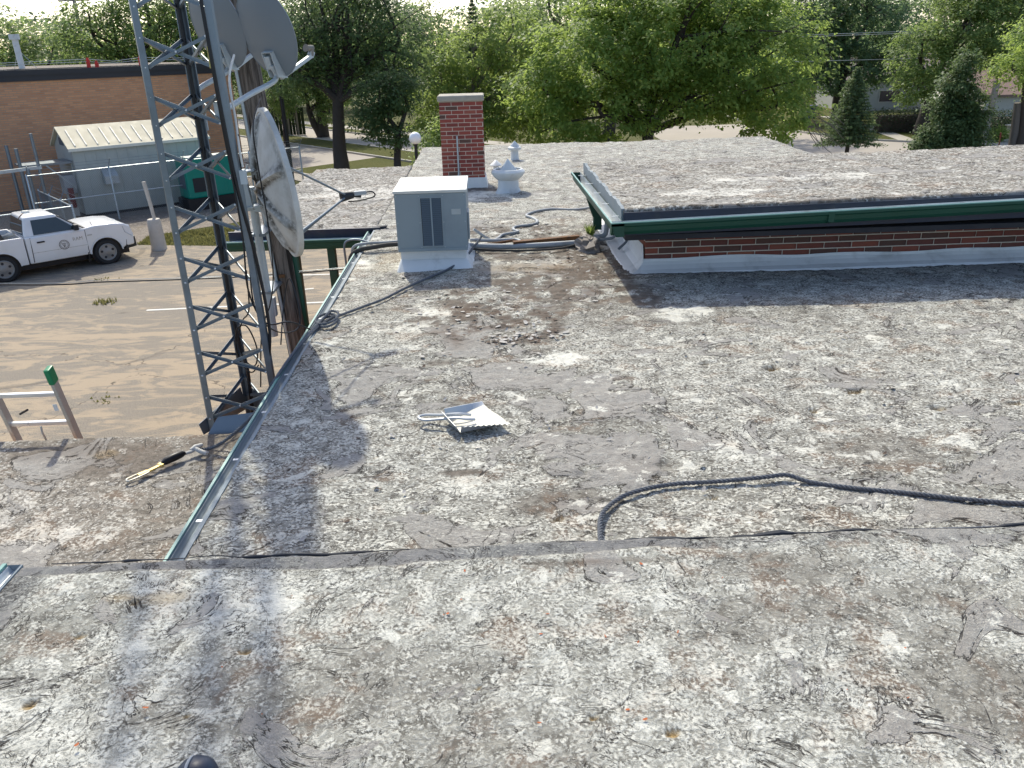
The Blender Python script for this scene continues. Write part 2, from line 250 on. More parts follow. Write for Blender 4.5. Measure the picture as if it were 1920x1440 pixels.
# ------------------------------------------------------------------ geometry helpers
def tag(o, label=None, cat=None, group=None, kind=None):
    for k, v in (('label', label), ('category', cat), ('group', group), ('kind', kind)):
        if v: o[k] = v
    return o
def thing(name, label, cat, loc=(0, 0, 0), rz=0, group=None):
    o = bpy.data.objects.new(name, None); COL.objects.link(o); o.location = loc; o.rotation_euler = (0, 0, rz); o.empty_display_size = .2
    return tag(o, label, cat, group)
def root_of(o):
    while o.parent: o = o.parent
    return o
class MB:
    def __init__(s): s.v = []; s.f = []
    def add(s, vs, fs):
        o = len(s.v); s.v += [tuple(p) for p in vs]; s.f += [tuple(i+o for i in f) for f in fs]; return s
    def box(s, a, b):
        (x0, y0, z0), (x1, y1, z1) = a, b
        return s.add([(x0,y0,z0),(x1,y0,z0),(x1,y1,z0),(x0,y1,z0),(x0,y0,z1),(x1,y0,z1),(x1,y1,z1),(x0,y1,z1)],
                     [(0,3,2,1),(4,5,6,7),(0,1,5,4),(1,2,6,5),(2,3,7,6),(3,0,4,7)])
    def hexa(s, p): return s.add(p, [(0,3,2,1),(4,5,6,7),(0,1,5,4),(1,2,6,5),(2,3,7,6),(3,0,4,7)])
    def bar(s, p, q, w, h, up=(0, 0, 1)):
        p, q = Vector(p), Vector(q); d = (q-p).normalized(); u = Vector(up)
        if abs(d.dot(u)) > .98: u = Vector((0, 1, 0))
        x = d.cross(u).normalized()*w/2; y = x.cross(d).normalized()*h/2
        return s.hexa([p-x-y, p+x-y, p+x+y, p-x+y, q-x-y, q+x-y, q+x+y, q-x+y])
    def tube(s, pts, r, n=8, closed=False, caps=True):
        pts = [Vector(p) for p in pts]; N = len(pts); rs = r if isinstance(r, (list, tuple)) else [r]*N
        o = len(s.v); prev = None
        for i, p in enumerate(pts):
            if closed: d = pts[(i+1) % N]-pts[i-1]
            else: d = pts[min(i+1, N-1)]-pts[max(i-1, 0)]
            d.normalize()
            if prev is None:
                a = Vector((0, 0, 1)) if abs(d.z) < .9 else Vector((1, 0, 0)); x = d.cross(a).normalized()
            else:
                x = (prev-d*prev.dot(d)).normalized()
            prev = x; y = d.cross(x)
            for k in range(n):
                t = 2*math.pi*k/n; s.v.append(tuple(p+(x*math.cos(t)+y*math.sin(t))*rs[i]))
        for i in range(N if closed else N-1):
            j = (i+1) % N
            for k in range(n): s.f.append((o+i*n+k, o+i*n+(k+1) % n, o+j*n+(k+1) % n, o+j*n+k))
        if caps and not closed:
            s.f.append(tuple(o+k for k in range(n))[::-1]); s.f.append(tuple(o+(N-1)*n+k for k in range(n)))
        return s
    def lathe(s, prof, c=(0, 0, 0), n=24, axis='Z', cap=True):
        o = len(s.v)
        for r, z in prof:
            for k in range(n):
                t = 2*math.pi*k/n; a, b = r*math.cos(t), r*math.sin(t)
                p = (a, b, z) if axis == 'Z' else (a, z, b)
                s.v.append((c[0]+p[0], c[1]+p[1], c[2]+p[2]))
        for i in range(len(prof)-1):
            for k in range(n): s.f.append((o+i*n+k, o+i*n+(k+1) % n, o+(i+1)*n+(k+1) % n, o+(i+1)*n+k))
        if cap:
            s.f.append(tuple(o+k for k in range(n))[::-1]); s.f.append(tuple(o+(len(prof)-1)*n+k for k in range(n)))
        return s
    def prism(s, poly, fn, a, b):
        """poly of 2D points, fn(u, v, w) -> xyz, extruded w from a to b"""
        n = len(poly); vs = [fn(u, v, a) for u, v in poly]+[fn(u, v, b) for u, v in poly]
        return s.add(vs, [tuple(range(n))[::-1], tuple(range(n, 2*n))]+[(i, (i+1) % n, n+(i+1) % n, n+i) for i in range(n)])
    def build(s, name, mat, parent=None, smooth=False, shift=True, bevel=0, seg=2, ang=35):
        me = bpy.data.meshes.new(name); v = s.v
        if parent is not None and shift:
            L = root_of(parent).location; v = [(x-L.x, y-L.y, z-L.z) for x, y, z in v]
        me.from_pydata(v, [], s.f); me.validate()
        bm = bmesh.new(); bm.from_mesh(me); bmesh.ops.recalc_face_normals(bm, faces=bm.faces)
        if bevel:
            bmesh.ops.remove_doubles(bm, verts=bm.verts, dist=1e-5)
            es = [e for e in bm.edges if len(e.link_faces) == 2 and e.calc_face_angle(0) > R(ang)]
            bmesh.ops.bevel(bm, geom=es, offset=bevel, segments=seg, profile=.6, affect='EDGES', clamp_overlap=True)
        bm.to_mesh(me); bm.free()
        if smooth:
            for p in me.polygons: p.use_smooth = True
            try: me.set_sharp_from_angle(angle=R(40))
            except Exception: pass
        me.materials.append(M[mat]); o = bpy.data.objects.new(name, me); COL.objects.link(o)
        if parent is not None: o.parent = parent
        return o
def solo(name, mb, mat, label, cat, group=None, **k):
    """a thing that is one mesh: origin at its own base"""
    zs = [p[2] for p in mb.v]; c = Vector((sum(p[0] for p in mb.v)/len(mb.v), sum(p[1] for p in mb.v)/len(mb.v), min(zs)))
    mb.v = [(x-c.x, y-c.y, z-c.z) for x, y, z in mb.v]
    o = mb.build(name, mat, **k); o.location = c; return tag(o, label, cat, group)
def struct(name, mb, mat, **k):
    o = mb.build(name, mat, **k); o['kind'] = 'structure'; return o
def inst(o, parent, loc, rot=None, mat=None, name=None):
    c = bpy.data.objects.new(name or o.name.split('.')[0], o); COL.objects.link(c); c.parent = parent; c.location = loc
    if rot: c.rotation_euler = rot
    return c
def mesh_of(mb, mat, bevel=0):
    o = mb.build('tmp', mat, bevel=bevel); me = o.data; bpy.data.objects.remove(o); return me
def catmull(pts, n=8):
    P = [Vector(p) for p in pts]; P = [P[0]*2-P[1]]+P+[P[-1]*2-P[-2]]; out = []
    for i in range(1, len(P)-2):
        for k in range(n):
            t = k/n; a, b, c, d = P[i-1], P[i], P[i+1], P[i+2]
            out.append(.5*((2*b)+(c-a)*t+(2*a-5*b+4*c-d)*t*t+(3*b-a-3*c+d)*t**3))
    out.append(P[-2]); return out
def strands(pts, r, pitch=.07, n=3, seg=6):
    """a laid rope: three helical strands along a path"""
    mb = MB(); d = [0.0]
    for i in range(1, len(pts)): d.append(d[-1]+(pts[i]-pts[i-1]).length)
    res = max(8, int(d[-1]/(pitch/7))); path = []; j = 0
    for k in range(res+1):
        s = d[-1]*k/res
        while j < len(d)-2 and d[j+1] < s: j += 1
        t = (s-d[j])/max(1e-9, d[j+1]-d[j]); path.append((pts[j].lerp(pts[j+1], min(1, t)), s))
    for q in range(n):
        out = []
        for k, (p, s) in enumerate(path):
            tan = (path[min(k+1, res)][0]-path[max(k-1, 0)][0]).normalized(); a = Vector((0, 0, 1)) if abs(tan.z) < .95 else Vector((1, 0, 0))
            x = tan.cross(a).normalized(); y = tan.cross(x); th = 2*math.pi*(s/pitch+q/n); out.append(p+(x*math.cos(th)+y*math.sin(th))*r*.56)
        mb.tube(out, r*.5, seg)
    return mb
def text_mesh(s, size):
    cu = bpy.data.curves.new('t', 'FONT'); cu.body = s; cu.size = size; cu.align_x = 'CENTER'; cu.align_y = 'CENTER'; cu.extrude = .004
    ob = bpy.data.objects.new('t', cu); COL.objects.link(ob); bpy.context.view_layer.update()
    me = bpy.data.meshes.new_from_object(ob.evaluated_get(bpy.context.evaluated_depsgraph_get())); bpy.data.objects.remove(ob); return me

# numpy noise and dense displaced grids
def vn(x, y, seed=0):
    xi = np.floor(x); yi = np.floor(y); u = x-xi; v = y-yi; u = u*u*(3-2*u); v = v*v*(3-2*v)
    def h(a, b): t = np.sin(a*127.1+b*311.7+seed*74.7)*43758.5453; return t-np.floor(t)
    return (h(xi, yi)*(1-u)+h(xi+1, yi)*u)*(1-v)+(h(xi, yi+1)*(1-u)+h(xi+1, yi+1)*u)*v
def fbm(x, y, f=1, o=4, seed=0):
    s = 0; a = .5; t = 0
    for k in range(o): s = s+a*vn(x*f+k*17.3, y*f+k*9.1, seed+k); t += a; a *= .55; f *= 2.03
    return s/t
def sm(x, a, b): t = np.clip((x-a)/(b-a), 0, 1); return t*t*(3-2*t)
def grid(name, mat, xs, ys, fn, parent, depth=.12):
    xs = np.concatenate([[xs[0]], xs, [xs[-1]]]); ys = np.concatenate([[ys[0]], ys, [ys[-1]]])
    X, Y = np.meshgrid(xs, ys); nx, ny = len(xs), len(ys)
    X, Y, Z, at = fn(X.copy(), Y.copy())
    Z[0, :] -= depth; Z[-1, :] -= depth; Z[1:-1, 0] -= depth; Z[1:-1, -1] -= depth
    L = root_of(parent).location
    co = np.stack([X-L.x, Y-L.y, Z-L.z], -1).reshape(-1, 3).astype(np.float32)
    i = np.arange(nx-1)[None, :]+nx*np.arange(ny-1)[:, None]; q = np.stack([i, i+1, i+1+nx, i+nx], -1).reshape(-1, 4)
    me = bpy.data.meshes.new(name); me.vertices.add(len(co)); me.vertices.foreach_set('co', co.ravel())
    me.loops.add(q.size); me.loops.foreach_set('vertex_index', q.ravel().astype(np.int32))
    me.polygons.add(len(q)); me.polygons.foreach_set('loop_start', np.arange(0, q.size, 4, dtype=np.int32))
    me.polygons.foreach_set('use_smooth', np.ones(len(q), bool)); me.update(calc_edges=True)
    for k in ('a_dark', 'a_smooth', 'a_tan', 'a_white', 'a_tar'):
        a = me.attributes.new(k, 'FLOAT', 'POINT'); v = at.get(k)
        a.data.foreach_set('value', (np.zeros(len(co)) if v is None else np.clip(v, 0, 1).ravel()).astype(np.float32))
    me.materials.append(M[mat]); o = bpy.data.objects.new(name, me); COL.objects.link(o); o.parent = parent; return o
def seg(*a): return np.unique(np.concatenate([np.arange(p, q, s) for p, q, s in a]+[[a[-1][1]]]))
def blob(X, Y, x, y, rx, ry, s=0, k=.6):
    d = np.hypot((X-x)/rx, (Y-y)/ry)*.85+(fbm(X, Y, 2.6, 5, s)-.5)*3.4*k; return (1-sm(d, .35, 1.05))
GZ = -4.0

# ================================================================== SETTING
U = Vector((.777, .629, 0)); V = Vector((-.629, .777, 0)); UA = math.atan2(.629, .777)   # the street grid runs at an angle to our roof
def sheet(name, pts, z, mat, t=.0):
    mb = MB(); mb.add([(x, y, z) for x, y in pts], [tuple(range(len(pts)))]); return struct(name, mb, mat)
def uv(s, t): p = U*s+V*t; return (p.x, p.y)
def band(name, s0, s1, z, mat, t0=-40, t1=120): return sheet(name, [uv(s0, t0), uv(s1, t0), uv(s1, t1), uv(s0, t1)], z, mat)
sheet('ground', [(-900, -300), (900, -300), (900, 1500), (-900, 1500)], GZ-.05, 'earth')
sheet('parking_lot', [(-45, -6), (12, -6), (12, 27.0), (-3.2, 27.0), (-8, 28.0), (-12.6, 28.9), (-16, 26.2), (-45, 4)], GZ, 'parking')
sheet('gravel_strip', [(-16.2, 26.0), (-12.6, 28.85), (-12.9, 30.4), (-5.5, 36.2), (-13.5, 46), (-40, 28), (-40, 5)], GZ-.008, 'gravel')
sheet('lawn', [(-12.6, 28.9), (-8, 28.0), (-3.2, 27.0), (12, 27.0), (12, 45), (4, 39), (-6, 53), (-13, 46), (-5.5, 36.2), (-12.9, 30.4)], GZ-.016, 'lawn')
band('pavement', 19.4, 20.6, GZ+.02, 'pavement'); band('road', 20.75, 27.4, GZ-.02, 'road'); band('grass_median', 27.55, 30.1, GZ+.06, 'lawn', -40, 140)
band('road', 30.25, 34.4, GZ-.02, 'road'); band('pavement', 36.0, 37.4, GZ+.04, 'pavement'); band('lawn', 34.55, 36.0, GZ+.03, 'lawn')
for s in (20.675, 27.475, 30.175, 34.475):
    mb = MB(); a, b = uv(s, -40), uv(s, 140); mb.bar((*a, GZ+.02), (*b, GZ+.02), .15, .13); struct('kerb', mb, 'kerb')
sheet('road', [(12, 20), (60, 20), (60, 49.8), (33, 50.6), (27.5, 50.4), (24.5, 53), (22.5, 58), (21, 66), (12, 66)], GZ-.012, 'road')
sheet('pavement', [(26.2, 51.6), (27.3, 51.7), (28.6, 60), (29.3, 70), (28.2, 70), (27.5, 60)], GZ+.04, 'pavement')
sheet('lawn', [(24.7, 53.1), (27.6, 50.6), (33, 50.8), (60, 50.0), (60, 95), (20, 95), (21.2, 66), (22.7, 58)], GZ+.01, 'lawn')
mb = MB()
for a, b in zip([(60, 49.9), (33, 50.7), (27.55, 50.5), (24.6, 53.05), (22.6, 58), (21.1, 66)], [(33, 50.7), (27.55, 50.5), (24.6, 53.05), (22.6, 58), (21.1, 66), (21, 80)]): mb.bar((*a, GZ+.03), (*b, GZ+.03), .16, .14)
struct('kerb', mb, 'kerb')
for a, b, wd in [((-9.25, 20.8), (-2.6, 21.06), .11), ((-8.8, 23.95), (-2.8, 23.87), .11), ((-5.9, 22.15), (-5.1, 22.38), .10)]:
    mb = MB(); a, b = Vector((*a, GZ+.005)), Vector((*b, GZ+.005)); x = (b-a).cross(Vector((0, 0, 1))).normalized()*wd/2
    mb.add([a-x, b-x, b+x, a+x], [(0, 1, 2, 3)]); struct('parking_line', mb, 'line_paint')

# ================================================================== THE BUILDING UNDER THE CAMERA
B = thing('flat_roofed_building', 'low brick building with white weathered flat roofs, green gutters and a chimney', 'building', (0, 8, GZ))
def blk(name, a, b, mat='far_brick', parent=B): return MB().box(a, b).build(name, mat, parent)
blk('wall', (-1.55, 2.9, GZ), (6.9, 20.2, -.14)); blk('wall', (-1.75, -6, GZ), (8, 2.62, .30)); blk('wall', (-5.2, -2, GZ), (-1.76, 5.7, -.72))

# ---- near roof, the one we stand on
def f_near(X, Y):
    wob = (fbm(X, X*0+3, 2.2, 3, 4)-.5)*.035; edge = 2.735+wob
    k = sm(Y, 2.3, 2.735); Y = Y+wob*k
    Z = .45+(fbm(X, Y, .9, 3, 1)-.5)*.035+(fbm(X, Y, 12, 3, 2)-.5)*.009+(fbm(X, Y, 34, 3, 3)-.5)*.0055
    d = 2.735-(Y-wob*k)
    Z -= (1-sm(d, 0, .03))*.03
    ew = .115+(fbm(X, X*0, 1.3, 3, 9)-.5)*.10
    strip = (1-sm(d, ew*.8, ew))*(1-sm(X, .5, 1.1)*.75)
    strip = np.maximum(strip, (1-sm(X+1.90, .06, .18))*.8)
    Z -= strip*.008
    smo = np.maximum.reduce([strip, (1-sm(d, .05, .2))*sm(X, .8, 1.6)*.9, blob(X, Y, -1.45, 2.42, .26, .12, 5), blob(X, Y, -1.72, 2.25, .14, .26, 6)])
    dark = np.zeros_like(X)
    for x, y, rx, ry, a in [(1.5, 1.75, .45, .3, .30), (.35, 2.56, .5, .05, .7), (1.0, 2.5, .35, .1, .25), (1.35, 2.25, .5, .18, .15), (.9, 2.2, .3, .12, .2), (-.7, 1.95, .5, .2, .18), (-.2, 1.6, .5, .25, .14)]:
        dark = np.maximum(dark, a*blob(X, Y, x, y, rx, ry, 11))
    tan = np.zeros_like(X)
    for x, y, r in [(.474, 1.72, .020), (.255, 1.787, .015), (-.871, 2.152, .022), (-1.485, 1.953, .026), (-1.475, 2.27, .018), (-.09, 1.936, .007), (-.974, 1.88, .010), (-1.36, 2.44, .02)]:
        h = 1-sm(np.hypot((X-x), (Y-y)*1.3)+(fbm(X, Y, 16, 2, 8)-.5)*r*.9, r*.5, r*1.2); Z -= h*.016; tan = np.maximum(tan, h)
    tan = np.maximum(tan, .45*blob(X, Y, -1.38, 2.47, .2, .05, 13))
    wh = .35*blob(X, Y, -1.2, 2.45, .35, .2, 15)+.25*blob(X, Y, -1.4, 1.6, .4, .3, 16)
    return X, Y, Z, dict(a_dark=dark, a_smooth=smo, a_tan=tan, a_white=wh, a_tar=np.maximum(strip*.85, (1-sm(d, .02, .035)))) 
tag(grid('roof', 'roof_near', seg((-1.90, 2.5, .0125), (2.5, 8, .08)), seg((-6, 1.2, .08), (1.2, 2.75, .0105)), f_near, B, .2), 'cracked whitish roof in the foreground')

bx_ = np.arange(-1.80, 8, .03); mb = MB()                          # irregular black tar bead along the step
mb.tube([(x, 2.736+(float(fbm(np.array(x), np.array(3.), 2.2, 3, 4))-.5)*.035, .428+.012*(float(fbm(np.array(x), np.array(7.), 6, 4, 16))-.5)*2) for x in bx_], [max(.002, min((x+1.8)*.02, .004 if x < .2 else .008)+.014*(float(fbm(np.array(x), np.array(1.), 9, 4, 6))-.5)*2) for x in bx_], 7); mb.build('tar_bead', 'tar', B)
# ---- main roof
HOLES = [(1.616, 5.665, .05), (2.087, 5.52, .085), (3.322, 5.574, .06), (2.509, 5.067, .08), (2.113, 4.773, .05), (2.916, 4.727, .06), (3.46, 4.764, .05), (1.161, 3.749, .035), (-.408, 3.703, .03), (.3, 3.588, .04), (-.759, 4.334, .02)]
def f_main(X, Y):
    Z = (fbm(X, Y, .6, 3, 21)-.5)*.05+(fbm(X, Y, 9, 3, 22)-.5)*.016+(fbm(X, Y, 26, 2, 23)-.5)*.012
    far = sm(Y, 9, 14); lump = fbm(X, Y, 3.2, 4, 24); Z += far*(lump-.5)*.05
    g = lambda *a: blob(X, Y, *a)
    flaky = np.maximum.reduce([g(.05, 7.15, 1.0, .7, 31), g(.55, 7.8, .8, .8, 32)*.9, g(.9, 8.9, .5, .8, 33)*.9, g(.15, 6.35, .35, .12, 34)*.7, g(1.2, 8.4, .5, .9, 35), g(.8, 9.3, .8, .4, 38)*.8, g(.3, 10.6, .9, .6, 36)*.7, g(1.0, 9.9, .5, .4, 37)*.7])
    ridg = np.abs(fbm(X, Y, 7, 4, 25)-.5); Z += flaky*(fbm(X, Y, 16, 3, 26)-.5)*.025
    dark = flaky*sm(fbm(X, Y, 6, 4, 27), .36, .54)
    wallx = np.where(X > 1.45, 1-sm(8.28-Y, .0, .13), 0)*(Y < 8.5)
    tar = wallx*.8*sm(fbm(X, Y, 3, 3, 28), .25, .5)
    for x, y, rx, ry, a in [(-.265, 4.129, .16, .05, .7), (.93, 5.45, .12, .06, .7), (-.41, 5.9, .2, .1, .5), (.9, 4.1, .25, .12, .2), (.2, 3.75, .4, .15, .3), (-.2, 5.1, .25, .12, .3), (2.2, 4.2, .5, .2, .2), (-.3, 14.0, .9, .25, .6), (1.7, 6.9, 1.5, .35, .15)]:
        dark = np.maximum(dark, a*g(x, y, rx, ry, 41))
    smo = np.maximum.reduce([g(.75, 4.5, .5, .62, 51), g(.3, 5.3, .4, .35, 52)*.8, g(.1, 6.1, .5, .4, 53)*.6, g(-.7, 5.5, .5, .5, 54)*.5, g(.25, 8.6, .55, .35, 55)*.8, g(2.5, 3.9, .6, .3, 56)*.5, g(-.9, 7.6, .4, .7, 57)*.4, np.maximum(0, wallx)*.6])
    tan = np.zeros_like(X)
    for x, y, r in HOLES:
        r = r*.8; d = np.hypot(X-x, (Y-y)*1.5)+(fbm(X, Y, 18, 2, 61)-.5)*r*1.3; h = 1-sm(d, r*.65, r); Z -= h*.04
        tan = np.maximum(tan, h*.9)
    tan = np.maximum(tan, .25*g(.2, 8.7, .6, .3, 62)+.2*g(-1.2, 9.2, .3, .6, 63))
    wh = np.maximum.reduce([g(-.6, 9.0, .75, .32, 71)*.9, g(-.15, 13.6, .55, .5, 72)*.8, g(1.45, 10.2, .4, .45, 73)*.8, g(-.75, 7.0, .4, .5, 74)*.4, g(1.75, 6.9, .25, .2, 75)*.7, g(-.15, 3.95, .25, .12, 76)*.6, g(1.45, 4.35, .22, .18, 77)*.5, g(.35, 5.9, .4, .12, 78)*.5])
    # membrane edges: small lifted steps
    Z += .012*sm(g(.75, 4.5, .5, .62, 51), .45, .55)
    return X, Y, Z, dict(a_dark=dark, a_smooth=smo, a_tan=tan, a_white=wh, a_tar=tar)
tag(grid('roof', 'roof_main', seg((-1.565, 3.6, .0205), (3.6, 6.95, .032)), seg((2.66, 8.4, .0205), (8.4, 12, .04), (12, 20.6, .085)), f_main, B, .14), 'wide whitish grey flat roof with flaking paint')

def f_low(X, Y):
    Z = -.55+(fbm(X, Y, .8, 3, 81)-.5)*.03+(fbm(X, Y, 11, 3, 82)-.5)*.014+(fbm(X, Y, 30, 2, 83)-.5)*.010
    d = 5.965-Y; Z -= (1-sm(d, 0, .06))*.03; Y = Y+(fbm(X, X*0, 4, 3, 84)-.5)*.05*sm(Y, 5.6, 5.96)
    dark = np.maximum.reduce([.5*blob(X, Y, -2.75, 5.5, .35, .3, 85), .45*blob(X, Y, -3.3, 5.7, .5, .2, 86), .4*blob(X, Y, -2.2, 5.75, .3, .15, 87)])
    tan = .35*blob(X, Y, -3.05, 5.6, .08, .06, 88); wh = .5*blob(X, Y, -2.9, 4.4, .3, .2, 89)+.25*blob(X, Y, -3.4, 4.9, .4, .3, 90)
    return X, Y, Z, dict(a_dark=dark, a_tan=tan, a_white=wh, a_smooth=.5*blob(X, Y, -2.2, 4.9, .5, .7, 91))
tag(grid('roof', 'roof_low', seg((-5.6, -1.70, .022)), seg((-2, 3, .1), (3, 5.965, .022)), f_low, B, .15), 'lower brownish roof under the ladder')

def f_raised(X, Y):
    Z = .768+.012*(X-1.33)+(fbm(X, Y, .7, 3, 101)-.5)*.03+(fbm(X, Y, 5, 4, 102)-.5)*.03+(fbm(X, Y, 20, 2, 103)-.5)*.016
    d = Y-7.89; Y = Y+(fbm(X, X*0, 3, 4, 104)-.5)*.05*(1-sm(d, 0, .3)); Z += (1-sm(d, .0, .12))*.012-(1-sm(d, 0, .03))*.03
    dark = (1-sm(d, .02, .16))*.5*sm(fbm(X, Y, 4, 3, 105), .35, .6)
    return X, Y, Z, dict(a_dark=dark, a_white=.5*blob(X, Y, 2.2, 8.6, .8, .2, 106)+.4*blob(X, Y, 3.5, 9.4, 1.2, .3, 107))
tag(grid('roof', 'roof_raised', seg((1.325, 7.2, .03), (7.2, 9.5, .1)), seg((7.89, 11.2, .03)), f_raised, B, .035), 'raised roof section behind the long green gutter')
def f_can(X, Y):
    Z = (fbm(X, Y, .7, 3, 111)-.5)*.04+(fbm(X, Y, 4, 4, 112)-.5)*.05+(fbm(X, Y, 16, 2, 113)-.5)*.02+.02*sm(X, -1.9, -1.56)
    d = Y-11.02; Y = Y+(fbm(X, X*0, 3, 4, 114)-.5)*.06*(1-sm(d, 0, .4))
    return X, Y, Z, dict(a_dark=.6*(1-sm(d, 0, .12)), a_white=.5*blob(X, Y, -2.4, 14, .8, .6, 115))
tag(grid('roof', 'roof_canopy', seg((-3.56, -1.568, .04)), seg((11.02, 17.2, .05)), f_can, B, .06), 'flat roof of the carport canopy')

# ---- gutters (open troughs with straps)
def gutter(p0, p1, out, wd, ht, mat_out, mat_in, parent=B, straps=0, strap_mat='gutter_white', lip='green_lip', stretch=False):
    p0, p1, out = Vector(p0), Vector(p1), Vector(out).normalized(); dn = Vector((0, 0, -1)); t = .006
    prof_out = [(0, 0), (0, ht), (wd*.62, ht), (wd*.80, ht*.72), (wd*.86, ht*.35), (wd, ht*.22), (wd, 0)]
    prof_in = [(wd-t, 0), (wd-t, ht*.22-t*.2), (wd*.86-t, ht*.35-t), (wd*.80-t, ht*.72-t), (wd*.62-t*.5, ht-t), (t, ht-t), (t, 0)]
    mb = MB(); o = [p+out*a+dn*b for p in (p0, p1) for a, b in prof_out]; n = len(prof_out)
    mb.add(o, [(i, i+1, n+i+1, n+i) for i in range(n-1)])
    full = prof_out+prof_in; k = len(full); vs = [p+out*a+dn*b for p in (p0, p1) for a, b in full]
    mb = MB(); mb.add(vs, [(i, (i+1) % k, k+(i+1) % k, k+i) for i in range(k)])
    # end caps
    for p, s in ((p0, 1), (p1, -1)): mb.add([p+out*a+dn*b for a, b in prof_out], [tuple(range(n))[::s]])
    g = mb.build('gutter', mat_out, parent)
    mb = MB(); mb.add([p+out*a+dn*(b-.0015) for p in (p0, p1) for a, b in [(x-.002 if i < 4 else x+.002, y) for i, (x, y) in enumerate(prof_in)]], [(i, i+1, len(prof_in)+i+1, len(prof_in)+i) for i in range(len(prof_in)-1)])
    mb.build('trough', mat_in, g)
    MB().bar(p0+out*(wd-.006)+Vector((0, 0, .004)), p1+out*(wd-.006)+Vector((0, 0, .004)), .016, .010).build('lip', lip, g)
    L = (p1-p0).length; d = (p1-p0).normalized()
    for i in range(straps):
        c = p0+d*(L*(i+.5)/straps); mb = MB(); mb.bar(c-out*.03+Vector((0, 0, .008)), c+out*(wd*.55)+Vector((0, 0, .006)), .022, .003); mb.build('strap', strap_mat, g)
    return g
# main roof, left edge: seen from above as a pale trough with a green lip
g = gutter((-1.575, 2.68, -.012), (-1.575, 10.95, -.012), (-1, 0, 0), .095, .04, 'green_metal', 'gutter_grey', straps=12)
MB().box((-1.585, 2.68, -.03), (-1.562, 10.95, .012)).build('drip_edge', 'gutter_grey', B)
gutter((-1.905, -2, .445), (-1.905, 2.715, .445), (-1, 0, 0), .075, .035, 'gutter_grey', 'gutter_white', straps=6)
# raised roof: front and left gutters
gj = gutter((1.19, 7.86, .665), (9.5, 7.86, .865), (0, -1, 0), .125, .12, 'green_metal', 'gutter_white', straps=0)
g = gutter((1.315, 7.735, .665), (1.27, 11.15, .67), (-1, 0, 0), .13, .13, 'green_metal', 'gutter_white', straps=5)
for jx in (3.35, 6.4):
    jz = .665+.2*(jx-1.19)/8.31; MB().hexa([(jx-.03, 7.738, jz-.104), (jx+.03, 7.738, jz-.104), (jx+.03, 7.80, jz-.127), (jx-.03, 7.80, jz-.127), (jx-.03, 7.7315, jz-.004), (jx+.03, 7.7315, jz-.004), (jx+.03, 7.74, jz-.004), (jx-.03, 7.74, jz-.004)]).build('joint_cover', 'green_metal', gj)
MB().add([(1.33, 7.862, .52), (9.5, 7.862, .62), (9.5, 7.862, .852), (1.33, 7.862, .745), (1.33, 7.90, .52), (9.5, 7.90, .62), (9.5, 7.90, .852), (1.33, 7.90, .745)], [(0,3,2,1),(4,5,6,7),(0,1,5,4),(1,2,6,5),(2,3,7,6),(3,0,4,7)]).build('fascia', 'navy_fascia', B)
mb = MB(); ys = np.arange(7.91, 11.16, .09)                         # grey metal upstand along the left edge of the raised roof
for i in range(len(ys)-1):
    z0, z1 = [.79+.012*math.sin(y*7)+.008*math.sin(y*23) for y in (ys[i], ys[i+1])]
    mb.hexa([(1.318, ys[i], .52), (1.352, ys[i], .52), (1.352, ys[i+1], .52), (1.318, ys[i+1], .52), (1.305, ys[i], z0), (1.34, ys[i], z0), (1.34, ys[i+1], z1), (1.305, ys[i+1], z1)])
mb.build('roof_edge', 'gutter_grey', B)
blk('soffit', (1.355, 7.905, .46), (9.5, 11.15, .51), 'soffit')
# downpipe elbow under the left gutter
mb = MB(); mb.hexa([(1.30, 10.0, .28), (1.42, 10.0, .28), (1.42, 10.1, .28), (1.30, 10.1, .28), (1.22, 10.0, .51), (1.33, 10.0, .51), (1.33, 10.1, .51), (1.22, 10.1, .51)]); mb.box((1.31, 10.0, .12), (1.41, 10.1, .28)); mb.build('downpipe', 'green_metal', B)
# canopy: fascia, gutter, posts
MB().box((-3.57, 10.985, -.10), (-1.50, 11.02, .035)).build('fascia', 'navy_fascia', B)
MB().add([(-1.50, 10.985, -.10), (-1.50, 11.02, -.10), (-1.40, 11.10, .05), (-1.40, 11.02, .05), (-1.62, 10.985, -.1), (-1.62, 11.02, -.1), (-1.62, 11.10, .035), (-1.62, 11.02, .035)], [(0,1,2,3),(4,7,6,5),(0,3,7,4),(1,5,6,2),(3,2,6,7),(0,4,5,1)]).build('fascia', 'tar', B)
gutter((-3.64, 10.985, -.085), (-1.58, 10.985, -.085), (0, -1, 0), .13, .13, 'green_metal', 'gutter_white')
blk('soffit', (-3.5, 11.03, -.16), (-1.56, 17.1, -.08), 'green_metal')
for x, y in ((-2.76, 11.25), (-2.22, 11.12), (-1.86, 11.2), (-3.4, 17.0)): MB().box((x-.055, y-.055, GZ), (x+.055, y+.055, -.16)).build('post', 'green_metal', B, bevel=.008)

